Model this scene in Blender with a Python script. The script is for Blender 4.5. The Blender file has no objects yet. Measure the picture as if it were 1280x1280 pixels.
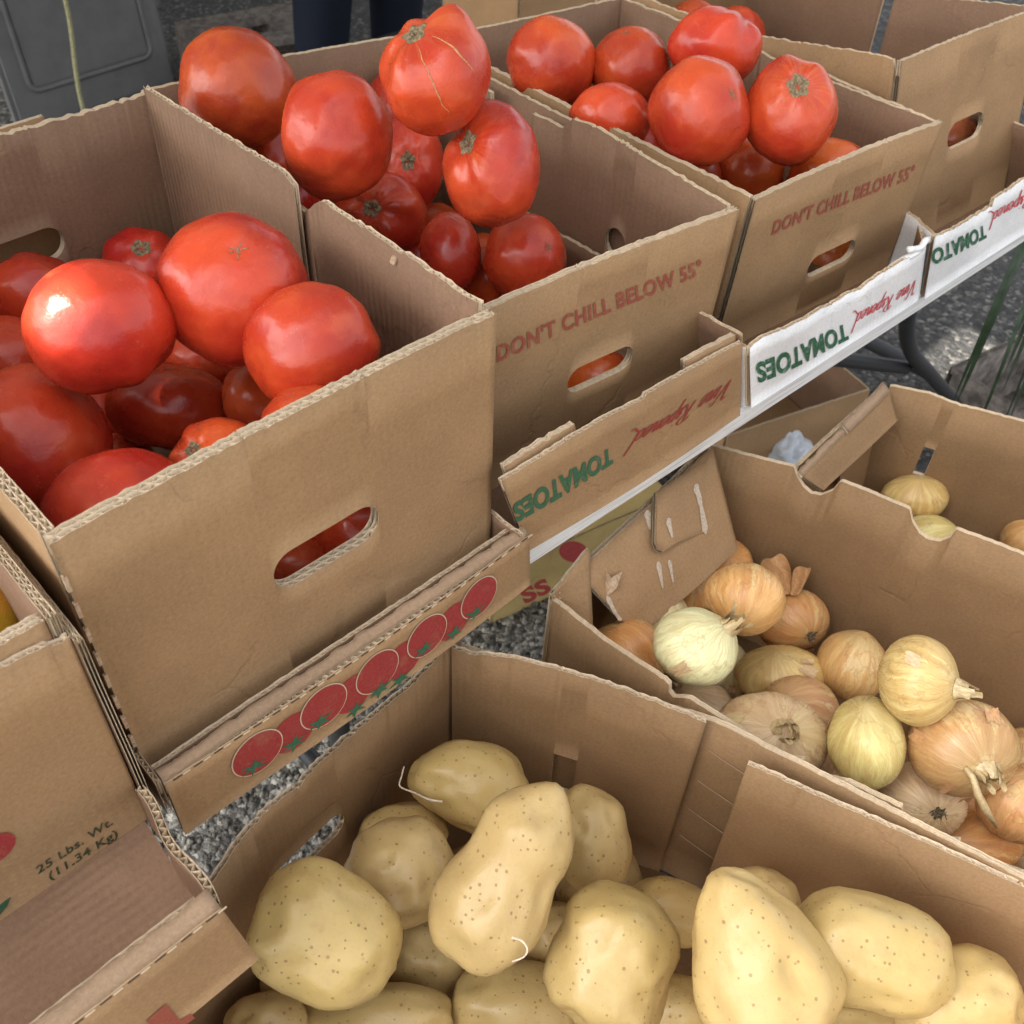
import bpy, bmesh, math, random
import numpy as np
from mathutils import Vector, Matrix, noise

random.seed(7)
S = bpy.context.scene
COL = S.collection

# ------------------------------------------------------------------ camera
CAM_F = 1254.764                        # focal length in pixels of the 1280 px photo
CAM_R = np.array([[0.719431, -0.693484, 0.038724], [-0.469803, -0.52693, -0.708258], [0.511571, 0.49135, -0.704891]])
CAM_C = np.array([-0.08107, -0.39054, 0.36587])
cd = bpy.data.cameras.new('camera')
cam = bpy.data.objects.new('camera', cd)
COL.objects.link(cam)
S.camera = cam
cd.sensor_width = 36.0
cd.lens = 36.0 * CAM_F / 1280.0
cd.clip_start = 0.02
cd.clip_end = 500
cd.dof.use_dof = True
cd.dof.focus_distance = 0.76
cd.dof.aperture_fstop = 15.0
M = Matrix.Identity(4)
for i in range(3):
    M[i][0], M[i][1], M[i][2], M[i][3] = CAM_R[0][i], -CAM_R[1][i], -CAM_R[2][i], CAM_C[i]
cam.matrix_world = M

# ------------------------------------------------------------------ light
SUN_DIR = Vector((-0.60, 0.30, 0.80)).normalized()       # towards the sun
EL = math.asin(SUN_DIR.z)
W = bpy.data.worlds.new('World')
S.world = W
W.use_nodes = True
nt = W.node_tree
nt.nodes.clear()
o_ = nt.nodes.new('ShaderNodeOutputWorld')
bg = nt.nodes.new('ShaderNodeBackground')
sky = nt.nodes.new('ShaderNodeTexSky')
sky.sky_type = 'NISHITA'
sky.sun_disc = False
sky.sun_elevation = EL
sky.sun_rotation = math.atan2(SUN_DIR.x, SUN_DIR.y)
sky.air_density = 1.0
sky.dust_density = 5.0
sky.ozone_density = 0.3
hs = nt.nodes.new('ShaderNodeHueSaturation')             # hazy, whitish sky
hs.inputs['Saturation'].default_value = 0.18
nt.links.new(sky.outputs[0], hs.inputs['Color'])
nt.links.new(hs.outputs[0], bg.inputs[0])
bg.inputs[1].default_value = 0.15
nt.links.new(bg.outputs[0], o_.inputs[0])
sd = bpy.data.lights.new('sun', 'SUN')
sd.energy = 4.2
sd.angle = math.radians(0.53)
sd.color = (1.0, 0.93, 0.82)
sun = bpy.data.objects.new('sun', sd)
COL.objects.link(sun)
sun.rotation_euler = SUN_DIR.to_track_quat('Z', 'Y').to_euler()
sun.location = (0, 0, 5)

S.view_settings.view_transform = 'Standard'
S.view_settings.look = 'None'
S.view_settings.gamma = 1.0
S.view_settings.use_curve_mapping = False
S.view_settings.exposure = 1.68
S.render.engine = 'CYCLES'
S.cycles.use_denoising = True
S.cycles.max_bounces = 6
S.cycles.caustics_reflective = False
S.cycles.caustics_refractive = False

ZG = -0.97          # ground; z = 0 is the rim of the front-left carton
ZT = -0.226         # table top

# ------------------------------------------------------------------ ray helpers (photo pixel -> place)
def ray(x, y):
    return CAM_R.T @ np.array([(x - 640) / CAM_F, (y - 640) / CAM_F, 1.0])
def uz(x, y, z):
    v = ray(x, y); t = (z - CAM_C[2]) / v[2]; return CAM_C + t * v
def uy(x, y, Y):
    v = ray(x, y); t = (Y - CAM_C[1]) / v[1]; return CAM_C + t * v
def ud(x, y, d):
    return CAM_C + d * ray(x, y)
def upl(x, y, P, n):
    v = ray(x, y); t = ((P - CAM_C) @ n) / (v @ n); return CAM_C + t * v

# ------------------------------------------------------------------ materials
def newmat(name):
    m = bpy.data.materials.new(name); m.use_nodes = True
    t = m.node_tree; t.nodes.clear()
    out = t.nodes.new('ShaderNodeOutputMaterial')
    b = t.nodes.new('ShaderNodeBsdfPrincipled')
    t.links.new(b.outputs[0], out.inputs[0])
    return m, t, b
class G:
    """small node-graph helper"""
    def __init__(s, t): s.t = t
    def n(s, typ, ins=None, **kw):
        nd = s.t.nodes.new('ShaderNode' + typ)
        for k, v in kw.items(): setattr(nd, k, v)
        for k, v in (ins or {}).items(): s.set(nd.inputs[k], v)
        return nd
    def set(s, sock, v):
        if hasattr(v, 'is_linked') or isinstance(v, bpy.types.NodeSocket): s.t.links.new(v, sock)
        else: sock.default_value = v
    def math(s, op, a, b=0.0, c=None, clamp=False):
        nd = s.t.nodes.new('ShaderNodeMath'); nd.operation = op; nd.use_clamp = clamp
        s.set(nd.inputs[0], a); s.set(nd.inputs[1], b)
        if c is not None: s.set(nd.inputs[2], c)
        return nd.outputs[0]
    def mix(s, f, a, b, mode='MIX'):
        nd = s.t.nodes.new('ShaderNodeMix'); nd.data_type = 'RGBA'; nd.blend_type = mode
        s.set(nd.inputs[0], f); s.set(nd.inputs[6], a); s.set(nd.inputs[7], b)
        return nd.outputs[2]
    def noise(s, vec, scale, detail=3, rough=.55, dist=0):
        nd = s.n('TexNoise', {'Scale': scale, 'Detail': detail, 'Roughness': rough, 'Distortion': dist})
        s.t.links.new(vec, nd.inputs['Vector']); return nd.outputs['Fac']
    def ramp(s, f, stops):
        nd = s.t.nodes.new('ShaderNodeValToRGB'); s.set(nd.inputs[0], f)
        e = nd.color_ramp.elements
        while len(e) < len(stops): e.new(.5)
        for q, (p, c) in zip(e, stops):
            q.position = p; q.color = c if len(c) == 4 else (*c, 1)
        return nd.outputs[0]
    def step(s, f, lo, hi):
        nd = s.n('MapRange', {'From Min': lo, 'From Max': hi}); nd.interpolation_type = 'SMOOTHSTEP'
        s.set(nd.inputs['Value'], f); return nd.outputs[0]
    def scalev(s, vec, sc):
        nd = s.n('VectorMath', operation='MULTIPLY'); s.t.links.new(vec, nd.inputs[0]); nd.inputs[1].default_value = sc
        return nd.outputs[0]
    def addv(s, a, b):
        nd = s.n('VectorMath', operation='ADD'); s.set(nd.inputs[0], a); s.set(nd.inputs[1], b); return nd.outputs[0]
    def bump(s, h, strength, dist, normal=None):
        nd = s.n('Bump', {'Strength': strength, 'Distance': dist}); s.set(nd.inputs['Height'], h)
        if normal is not None: s.t.links.new(normal, nd.inputs['Normal'])
        return nd.outputs[0]
def rgb(c, k=1.0): return (c[0] * k, c[1] * k, c[2] * k, 1)

def kraft_mat(name, base, wash=.25, white=False, rough=.75):
    m, t, b = newmat(name); g = G(t)
    uv = g.n('UVMap').outputs[0]
    rnd = g.n('ObjectInfo').outputs['Random']
    off = g.n('CombineXYZ', {'X': g.math('MULTIPLY', rnd, 37.0), 'Y': g.math('MULTIPLY', rnd, 91.0)}).outputs[0]
    v = g.addv(uv, off)
    mott = g.noise(v, 9.0, 4, .6)
    cloud = g.noise(v, 42.0, 4, .65)
    fib = g.noise(g.scalev(v, (1500, 420, 1)), 1.0, 3, .7)
    fib2 = g.noise(g.scalev(v, (380, 1300, 1)), 1.0, 3, .7)
    speck = g.noise(v, 1400.0, 2, .6)
    k = .75 if white else 1.0
    c = g.mix(g.step(mott, .3, .7), rgb(base, .88), rgb(base, 1.10))
    c = g.mix(g.math('MULTIPLY', g.step(cloud, .35, .7), .30 * k), c, rgb(base, .80))
    c = g.mix(g.math('MULTIPLY', g.step(fib, .50, .72), .30 * k), c, rgb((base[0] * 1.25, base[1] * 1.25, base[2] * 1.22)))
    c = g.mix(g.math('MULTIPLY', g.step(fib2, .54, .74), .22 * k), c, rgb(base, .68))
    c = g.mix(g.math('MULTIPLY', g.step(speck, .66, .74), .30 * k), c, rgb(base, .45))
    # scuffs: long faint scratches, pale
    scv = g.n('Mapping', {'Rotation': (0, 0, .35), 'Scale': (16, 620, 1)}); t.links.new(v, scv.inputs[0])
    scr = g.noise(scv.outputs[0], 1.0, 2, .5)
    mask = g.step(g.noise(v, 14.0, 2, .5), .52, .68)
    grain = g.noise(v, 330.0, 5, .8)
    vd = g.addv(v, g.scalev(g.n('TexNoise', {'Scale': 12.0, 'Detail': 3.0}).outputs['Color'], (.03, .03, 0)))
    cv = g.n('TexVoronoi', {'Scale': 6.5}, feature='DISTANCE_TO_EDGE'); t.links.new(vd, cv.inputs['Vector'])
    crease = g.math('MULTIPLY', g.step(cv.outputs['Distance'], .016, .002), g.step(g.noise(v, 8.0, 2, .5), .50, .60))
    c = g.mix(g.math('MULTIPLY', crease, .18), c, rgb(base, .62))
    c = g.mix(g.math('MULTIPLY', g.step(grain, .48, .66), .42 * k), c, rgb(base, .62))
    c = g.mix(g.math('MULTIPLY', g.step(grain, .50, .34), .34 * k), c, rgb((base[0] * 1.35, base[1] * 1.36, base[2] * 1.4)))
    c = g.mix(g.math('MULTIPLY', g.math('MULTIPLY', g.step(scr, .70, .80), mask), .0), c, rgb((min(1, base[0] * 1.6), min(1, base[1] * 1.6), min(1, base[2] * 1.65))))
    # grubby smudges
    sm = g.step(g.noise(v, 21.0, 5, .7), .62, .78)
    c = g.mix(g.math('MULTIPLY', sm, .34), c, rgb((base[0] * .62, base[1] * .58, base[2] * .55)))
    # corrugation showing through the liner
    sx = g.n('SeparateXYZ'); t.links.new(uv, sx.inputs[0])
    wob = g.math('MULTIPLY', g.noise(v, 30.0, 2, .5), .0035)
    wv = g.math('SINE', g.math('MULTIPLY', g.math('ADD', sx.outputs[0], wob), 2 * math.pi / .0066))
    wamp = g.step(g.noise(v, 11.0, 2, .5), .32, .66)
    wave = g.math('MULTIPLY', wv, wamp)
    c = g.mix(g.math('MULTIPLY', g.step(wave, .0, .95), .10 * wash), c, rgb(base, .70))
    t.links.new(c, b.inputs['Base Color'])
    b.inputs['Roughness'].default_value = rough
    b.inputs['Specular IOR Level'].default_value = .25
    h = g.math('ADD', g.math('MULTIPLY', fib, .5), g.math('MULTIPLY', cloud, .6))
    n1 = g.bump(h, .25, .0004)
    n2 = g.bump(wave, .38 * wash, .0006, n1)
    dent = g.noise(v, 16.0, 3, .5)
    n3 = g.bump(g.math('ADD', dent, g.math('MULTIPLY', crease, -.22)), .40, .004, n2)
    t.links.new(n3, b.inputs['Normal'])
    return m

KR_OUT = (.335, .204, .102)
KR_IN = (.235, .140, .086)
M_OUT = kraft_mat('kraft_outer', KR_OUT, .25)
M_OUT2 = kraft_mat('kraft_outer_fluted', KR_OUT, .8)
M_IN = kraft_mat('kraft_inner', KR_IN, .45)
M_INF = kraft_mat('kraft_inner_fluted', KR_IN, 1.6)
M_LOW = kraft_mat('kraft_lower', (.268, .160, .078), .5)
M_ROLL = kraft_mat('kraft_rolled', (.34, .23, .145), .3)
M_EDGE = kraft_mat('kraft_cut_edge', (.60, .47, .32), 0)
M_WHITE = kraft_mat('kraft_white_coated', (.76, .76, .76), .5, True, .5)
M_YEL = kraft_mat('kraft_yellow', (.50, .37, .15), .2, True)

def flat_mat(name, col, rough=.7, spec=.3, var=.25, scale=300.0, bump=0.0, bscale=None, metal=0.0, wear=None):
    m, t, b = newmat(name); g = G(t)
    tc = g.n('TexCoord').outputs['Object']
    nz = g.noise(tc, scale, 4, .65)
    c = g.mix(g.step(nz, .3, .7), rgb(col, 1 - var), rgb(col, 1 + var))
    t.links.new(c, b.inputs['Base Color'])
    if wear:
        c = g.mix(g.math('MULTIPLY', g.step(g.noise(tc, 420.0, 5, .8), .52, .66), .55), c, rgb(wear))
        c = g.mix(g.math('MULTIPLY', g.step(g.noise(tc, 60.0, 4, .7), .55, .70), .45), c, rgb(wear)); t.links.new(c, b.inputs['Base Color'])
    b.inputs['Roughness'].default_value = rough
    b.inputs['Specular IOR Level'].default_value = spec
    b.inputs['Metallic'].default_value = metal
    if bump: t.links.new(g.bump(g.noise(tc, bscale or scale, 4, .6), 1.0, bump), b.inputs['Normal'])
    return m
M_RED = flat_mat('red_ink', (.30, .035, .035), .6, .3, .18, 900, wear=(.33, .13, .08))
M_RED2 = flat_mat('faded_red_ink', (.29, .075, .05), .65, .3, .25, 1300, wear=KR_OUT)
M_GREEN = flat_mat('green_ink', (.035, .12, .065), .6, .3, .2, 900, wear=(.20, .18, .10))
M_DGREEN = flat_mat('dark_green_ink', (.05, .065, .035), .65, .3, .3, 1300, wear=KR_OUT)
M_WRED = flat_mat('red_ink_on_white', (.55, .05, .06), .5, .3, .2, 900, wear=(.7, .5, .5))
M_WGREEN = flat_mat('green_ink_on_white', (.012, .10, .045), .5, .3, .2, 900, wear=(.4, .5, .44))
M_CREAM = flat_mat('cream_ink', (.60, .47, .33), .65, .3, .1, 900)
M_SLIT_SHADE = flat_mat('slit_shade', (.10, .065, .04), .9, .1, .2, 900)  # dark brown that paints the shade inside punched slits
M_GLUE = flat_mat('dried_glue', (.50, .40, .30), .4, .4, .25, 500, .001, 300)
M_TORN = flat_mat('torn_kraft', (.50, .36, .24), .9, .1, .3, 260, .001, 500)

# tomato ------------------------------------------------------------
def tomato_mat():
    m, t, b = newmat('tomato_skin'); g = G(t)
    tc = g.n('TexCoord').outputs['Object']
    oi = g.n('ObjectInfo')
    off = g.n('CombineXYZ', {'X': g.math('MULTIPLY', oi.outputs['Random'], 17.0)}).outputs[0]
    v = g.addv(tc, off)
    sp = g.n('SeparateXYZ'); t.links.new(tc, sp.inputs[0])
    big = g.noise(v, 16.0, 3, .55)
    med = g.noise(v, 55.0, 4, .6)
    base = oi.outputs['Color']
    dark = g.n('MixRGB', {'Fac': 1.0, 'Color2': (.72, .62, .8, 1)}, blend_type='MULTIPLY'); t.links.new(base, dark.inputs[1])
    lite = g.n('MixRGB', {'Fac': 1.0, 'Color2': (1.12, 1.9, 1.3, 1)}, blend_type='MULTIPLY'); t.links.new(base, lite.inputs[1])
    c = g.mix(g.step(big, .3, .72), dark.outputs[0], lite.outputs[0])
    c = g.mix(g.math('MULTIPLY', g.step(med, .5, .75), .35), c, base)
    blush = g.step(g.noise(v, 26.0, 4, .65), .54, .72)
    c = g.mix(g.math('MULTIPLY', blush, .42), c, (.66, .13, .05, 1))
    # paler, orange shoulders round the stem end and pale radial streaks
    rho = g.math('SQRT', g.math('ADD', g.math('POWER', sp.outputs[0], 2), g.math('POWER', sp.outputs[1], 2)))
    cx = g.math('DIVIDE', sp.outputs[0], g.math('MAXIMUM', rho, .0004)); cy = g.math('DIVIDE', sp.outputs[1], g.math('MAXIMUM', rho, .0004))
    rv = g.n('CombineXYZ', {'X': cx, 'Y': cy, 'Z': g.math('MULTIPLY', sp.outputs[2], 6.0)}).outputs[0]
    st = g.noise(g.addv(rv, off), 9.0, 4, .6)
    sh = g.math('MULTIPLY', g.step(sp.outputs[2], .022, .046), g.step(st, .42, .68))
    c = g.mix(g.math('MULTIPLY', sh, .5), c, (.62, .20, .045, 1))
    # tiny pale lenticels and a few brown marks
    vo = g.n('TexVoronoi', {'Scale': 330.0}); t.links.new(v, vo.inputs['Vector'])
    pk = g.math('MULTIPLY', g.step(vo.outputs['Distance'], .17, .10), g.step(g.noise(v, 40.0, 2, .5), .56, .66))
    c = g.mix(g.math('MULTIPLY', pk, .5), c, (.78, .32, .2, 1))
    vo2 = g.n('TexVoronoi', {'Scale': 34.0}); t.links.new(v, vo2.inputs['Vector'])
    sp2 = g.n('SeparateColor'); t.links.new(vo2.outputs['Color'], sp2.inputs[0])
    bk = g.math('MULTIPLY', g.step(g.math('ADD', vo2.outputs['Distance'], g.math('MULTIPLY', g.noise(v, 700., 2), .08)), .13, .07), g.step(sp2.outputs[0], .86, .87))
    c = g.mix(g.math('MULTIPLY', bk, .7), c, (.22, .12, .075, 1))
    t.links.new(c, b.inputs['Base Color'])
    rr = g.math('MULTIPLY_ADD', med, .14, .20)
    t.links.new(rr, b.inputs['Roughness'])
    b.inputs['Specular IOR Level'].default_value = .5
    b.inputs['Subsurface Weight'].default_value = .12
    b.inputs['Subsurface Radius'].default_value = (.012, .003, .002)
    b.inputs['Subsurface Scale'].default_value = .5
    h = g.math('ADD', g.math('MULTIPLY', big, 1.3), g.math('MULTIPLY', med, .22))
    n1 = g.bump(h, .5, .007)
    n2 = g.bump(g.math('ADD', g.math('MULTIPLY', bk, -1.), g.noise(v, 420., 2)), .14, .0006, n1)
    t.links.new(n2, b.inputs['Normal'])
    return m
M_TOM = tomato_mat()
M_CORK = flat_mat('corky_scar', (.26, .195, .115), .9, .1, .5, 420, .002, 500)
M_CRACK = flat_mat('healed_crack', (.55, .25, .12), .75, .2, .3, 500, .0006, 600)

def potato_mat():
    m, t, b = newmat('potato_skin'); g = G(t)
    tc = g.n('TexCoord').outputs['Object']
    oi = g.n('ObjectInfo')
    off = g.n('CombineXYZ', {'X': g.math('MULTIPLY', oi.outputs['Random'], 23.0), 'Z': g.math('MULTIPLY', oi.outputs['Random'], 11.0)}).outputs[0]
    v = g.addv(tc, off)
    big = g.noise(v, 14.0, 4, .6); med = g.noise(v, 60.0, 5, .65); fine = g.noise(v, 300.0, 5, .75)
    base = oi.outputs['Color']
    c = g.mix(g.step(big, .35, .7), base, (.565, .41, .175, 1))
    c = g.mix(g.math('MULTIPLY', g.step(med, .48, .70), .60), c, (.47, .325, .13, 1))
    pt = g.step(g.noise(v, 26.0, 4, .6), .63, .76)
    c = g.mix(g.math('MULTIPLY', pt, .72), c, (.44, .27, .10, 1))
    c = g.mix(g.math('MULTIPLY', g.step(fine, .54, .72), .38), c, (.42, .27, .11, 1))
    # lenticels
    hv = g.n('TexVoronoi', {'Scale': 185.0, 'Randomness': .95}); t.links.new(v, hv.inputs['Vector'])
    hc = g.n('SeparateColor'); t.links.new(hv.outputs['Color'], hc.inputs[0])
    rad = g.math('MULTIPLY_ADD', hc.outputs[1], .13, .11)
    dot = g.step(g.math('SUBTRACT', rad, hv.outputs['Distance']), -.03, .05)
    dot = g.math('MULTIPLY', dot, g.step(hc.outputs[0], .22, .30))
    c = g.mix(g.math('MULTIPLY', dot, .72), c, (.27, .165, .06, 1))
    # a few rubbed brown scabs
    v2 = g.n('TexVoronoi', {'Scale': 22.0}); t.links.new(v, v2.inputs['Vector'])
    s2 = g.n('SeparateColor'); t.links.new(v2.outputs['Color'], s2.inputs[0])
    sc = g.math('MULTIPLY', g.step(g.math('ADD', v2.outputs['Distance'], g.math('MULTIPLY', med, .5)), .46, .34), g.step(s2.outputs[0], .80, .82))
    c = g.mix(g.math('MULTIPLY', sc, .6), c, (.36, .19, .07, 1))
    t.links.new(c, b.inputs['Base Color'])
    t.links.new(g.math('MULTIPLY_ADD', med, .22, .20), b.inputs['Roughness'])
    b.inputs['Specular IOR Level'].default_value = .4
    b.inputs['Subsurface Weight'].default_value = .10
    b.inputs['Subsurface Radius'].default_value = (.008, .005, .002)
    b.inputs['Subsurface Scale'].default_value = .5
    h = g.math('ADD', g.math('MULTIPLY', med, .5), g.math('MULTIPLY', dot, -.28))
    n1 = g.bump(h, .50, .0026)
    t.links.new(g.bump(fine, .25, .0008, n1), b.inputs['Normal'])
    return m
M_POT = potato_mat()
M_SPROUT = flat_mat('dry_sprout', (.66, .56, .42), .7, .3, .2, 300)

def onion_mat():
    m, t, b = newmat('onion_skin'); g = G(t)
    tc = g.n('TexCoord').outputs['Object']
    oi = g.n('ObjectInfo')
    rnd = oi.outputs['Random']
    off = g.n('CombineXYZ', {'X': g.math('MULTIPLY', rnd, 29.0), 'Y': g.math('MULTIPLY', rnd, 7.0)}).outputs[0]
    v = g.addv(tc, off)
    sp = g.n('SeparateXYZ'); t.links.new(tc, sp.inputs[0])
    warp = g.math('MULTIPLY', g.math('SUBTRACT', g.noise(v, 45., 3), .5), .012)
    X = g.math('ADD', sp.outputs[0], warp); Y = g.math('SUBTRACT', sp.outputs[1], warp)
    rho = g.math('MAXIMUM', g.math('SQRT', g.math('ADD', g.math('POWER', X, 2), g.math('POWER', Y, 2))), .0004)
    rv = g.n('CombineXYZ', {'X': g.math('DIVIDE', X, rho), 'Y': g.math('DIVIDE', Y, rho), 'Z': g.math('MULTIPLY', sp.outputs[2], 4.0)}).outputs[0]
    rv = g.addv(rv, off)
    s1 = g.noise(rv, 5.0, 4, .65); s2 = g.noise(rv, 17.0, 4, .7); s3 = g.noise(rv, 46.0, 2, .6)
    patch = g.noise(v, 19.0, 5, .6); pt2 = g.noise(v, 70.0, 4, .6)
    base = oi.outputs['Color']
    def mul(c): 
        nd = g.n('MixRGB', {'Fac': 1.0, 'Color2': (*c, 1)}, blend_type='MULTIPLY'); t.links.new(base, nd.inputs[1]); return nd.outputs[0]
    c = g.mix(g.step(s1, .35, .68), mul((.86, .74, .62)), mul((1.08, 1.08, 1.0)))
    c = g.mix(g.math('MULTIPLY', g.step(s2, .48, .66), .55), c, mul((.70, .50, .36)))
    c = g.mix(g.math('MULTIPLY', g.step(s2, .42, .30), .50), c, mul((1.15, 1.22, 1.30)))
    c = g.mix(g.math('MULTIPLY', g.step(s3, .56, .70), .30), c, mul((.62, .42, .28)))
    # where the outer papery skin has come away the flesh under it is paler and greener
    pe = g.step(g.math('ADD', g.math('MULTIPLY', patch, .62), g.math('MULTIPLY', s1, .38)), .535, .585)
    c = g.mix(g.math('MULTIPLY', pe, .42), c, (.66, .55, .27, 1))
    edge = g.math('MULTIPLY', g.step(patch, .575, .59), g.step(patch, .612, .596))
    c = g.mix(g.math('MULTIPLY', edge, .35), c, mul((.55, .38, .25)))
    c = g.mix(g.math('MULTIPLY', g.step(pt2, .62, .76), .35), c, (.50, .23, .07, 1))
    bs = g.step(g.noise(v, 130., 4, .7), .72, .80)
    c = g.mix(g.math('MULTIPLY', bs, .45), c, (.14, .10, .06, 1))
    # towards root and neck: straw brown
    az = g.step(g.math('ABSOLUTE', sp.outputs[2]), .020, .036)
    c = g.mix(g.math('MULTIPLY', az, g.math('MULTIPLY_ADD', s2, .5, .1)), c, (.36, .24, .10, 1))
    t.links.new(c, b.inputs['Base Color'])
    t.links.new(g.math('MULTIPLY_ADD', s2, .25, .16), b.inputs['Roughness'])
    b.inputs['Specular IOR Level'].default_value = .45
    b.inputs['Subsurface Weight'].default_value = .12
    b.inputs['Subsurface Radius'].default_value = (.010, .005, .002)
    b.inputs['Subsurface Scale'].default_value = .5
    h = g.math('ADD', g.math('MULTIPLY', s2, .6), g.math('ADD', g.math('MULTIPLY', s3, .3), g.math('MULTIPLY', pe, -.5)))
    n1 = g.bump(h, .40, .0015)
    t.links.new(g.bump(g.noise(v, 90., 3), .25, .0015, n1), b.inputs['Normal'])
    return m
M_ONI = onion_mat()
def paper_mat(name, col):
    m, t, b = newmat(name); g = G(t)
    tc = g.n('TexCoord').outputs['Object']
    nz = g.noise(g.scalev(tc, (500, 500, 90)), 1.0, 4, .6)
    c = g.mix(g.step(nz, .3, .7), rgb(col, .78), rgb(col, 1.18))
    t.links.new(c, b.inputs['Base Color'])
    b.inputs['Roughness'].default_value = .38
    b.inputs['Transmission Weight'].default_value = 0
    t.links.new(g.bump(nz, .6, .001), b.inputs['Normal'])
    return m
M_PAPER = paper_mat('onion_paper', (.56, .38, .20))
M_PAPER2 = paper_mat('onion_paper_orange', (.50, .27, .12))
M_STRAW = paper_mat('onion_neck', (.50, .37, .19))
M_ROOT = flat_mat('onion_root', (.20, .155, .10), .9, .1, .6, 600, .002, 700)

def table_mat():
    m, t, b = newmat('white_table_plastic'); g = G(t)
    tc = g.n('TexCoord').outputs['Object']
    a = g.noise(g.scalev(tc, (9, 150, 420)), 1.0, 4, .65)
    d = g.noise(tc, 60.0, 4, .65)
    c = g.mix(g.step(a, .45, .72), (.80, .80, .79, 1), (.50, .49, .46, 1))
    c = g.mix(g.math('MULTIPLY', g.step(d, .58, .75), .35), c, (.55, .50, .42, 1))
    t.links.new(c, b.inputs['Base Color']); b.inputs['Roughness'].default_value = .45
    t.links.new(g.bump(a, .6, .002), b.inputs['Normal'])
    return m
M_TABLE = table_mat()
M_STEEL = flat_mat('grey_painted_steel', (.036, .039, .044), .45, .5, .12, 90, .0004, 200)
M_GREYPL = flat_mat('grey_plastic', (.15, .15, .152), .55, .4, .10, 14, .0006, 900)
M_BLACK = flat_mat('black_paint', (.012, .013, .016), .5, .4, .3, 8)
M_WOOD = flat_mat('weathered_wood', (.16, .14, .125), .85, .2, .45, 40, .003, 60)
M_ROPE = flat_mat('green_rope', (.36, .35, .20), .9, .1, .35, 300, .002, 500)
M_DENIM = flat_mat('dark_denim', (.010, .014, .026), .85, .2, .35, 500, .0006, 1500)
M_SHIRT = flat_mat('grey_shirt', (.12, .12, .13), .9, .1, .2, 60)
M_SKIN = flat_mat('skin', (.45, .27, .19), .5, .4, .08, 30)
M_HAIR = flat_mat('hair', (.03, .02, .012), .6, .4, .3, 200)
M_SHOE = flat_mat('dark_shoe', (.02, .018, .016), .6, .3, .2, 60)
M_TYRE = flat_mat('tyre_rubber', (.018, .018, .018), .85, .2, .2, 60)
M_FABRIC = None

# ------------------------------------------------------------------ object helpers
def tag(o, label=None, cat=None, group=None, kind=None):
    if label: o['label'] = label
    if cat: o['category'] = cat
    if group: o['group'] = group
    if kind: o['kind'] = kind
    return o
def empty(name, loc, label, cat, group=None):
    o = bpy.data.objects.new(name, None); COL.objects.link(o)
    o.location = loc; o.empty_display_size = .03
    return tag(o, label, cat, group)
def origin(parent):
    v = Vector((0, 0, 0))
    while parent is not None:
        v += Vector(parent.location); parent = parent.parent
    return v
def mesh_obj(name, verts, faces, mats, parent=None, fmat=None, uvs=None, smooth=False, at=None):
    """verts are world points; the object's origin is its parent's (or at)"""
    me = bpy.data.meshes.new(name)
    o0 = origin(parent) if parent is not None else Vector(at or (0, 0, 0))
    V = np.asarray([tuple(v) for v in verts], dtype=float) - np.array(o0)
    me.from_pydata(V.tolist(), [], faces)
    for m in (mats if isinstance(mats, (list, tuple)) else [mats]): me.materials.append(m)
    if fmat is not None: me.polygons.foreach_set('material_index', fmat)
    if uvs is not None:
        uv = me.uv_layers.new(name='UVMap')
        li = np.empty(len(me.loops), dtype=np.int32); me.loops.foreach_get('vertex_index', li)
        uv.data.foreach_set('uv', np.asarray(uvs, dtype=float)[li].ravel())
    if smooth: me.polygons.foreach_set('use_smooth', [True] * len(me.polygons))
    me.update()
    o = bpy.data.objects.new(name, me); COL.objects.link(o)
    if parent is not None: o.parent = parent
    elif at is not None: o.location = at
    return o
class MB:
    """collects simple shapes into one mesh"""
    def __init__(s): s.v = []; s.f = []
    def add(s, v, f):
        b = len(s.v); s.v += [Vector(q) for q in v]; s.f += [tuple(i + b for i in q) for q in f]
    def box(s, lo, hi, bev=0.0, mat=None):
        bm = bmesh.new(); bmesh.ops.create_cube(bm, size=1)
        c = (Vector(lo) + Vector(hi)) / 2; d = Vector(hi) - Vector(lo)
        for v in bm.verts: v.co = Vector((v.co.x * d.x, v.co.y * d.y, v.co.z * d.z))
        if bev: bmesh.ops.bevel(bm, geom=bm.edges[:], offset=bev, segments=2, affect='EDGES')
        for v in bm.verts:
            v.co += c
            if mat is not None: v.co = mat @ v.co
        bm.verts.ensure_lookup_table(); bm.verts.index_update()
        s.add([v.co.copy() for v in bm.verts], [[v.index for v in f.verts] for f in bm.faces]); bm.free()
    def tube(s, pts, r, n=10, cap=True):
        pts = [Vector(p) for p in pts]; rs = r if isinstance(r, (list, tuple)) else [r] * len(pts)
        V = []; F = []; up = None
        for i, p in enumerate(pts):
            d = (pts[min(i + 1, len(pts) - 1)] - pts[max(i - 1, 0)]).normalized()
            if up is None: up = d.orthogonal().normalized()
            up = (up - d * up.dot(d)).normalized(); w = d.cross(up)
            for k in range(n):
                a = 2 * math.pi * k / n
                V.append(p + (up * math.cos(a) + w * math.sin(a)) * rs[i])
        for i in range(len(pts) - 1):
            for k in range(n):
                F.append((i * n + k, i * n + (k + 1) % n, (i + 1) * n + (k + 1) % n, (i + 1) * n + k))
        if cap:
            F.append(tuple(range(n))[::-1]); F.append(tuple(range((len(pts) - 1) * n, len(pts) * n)))
        s.add(V, F)
    def build(s, name, mat, parent=None, smooth=False, at=None):
        return mesh_obj(name, s.v, s.f, mat, parent, smooth=smooth, at=at)
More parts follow.
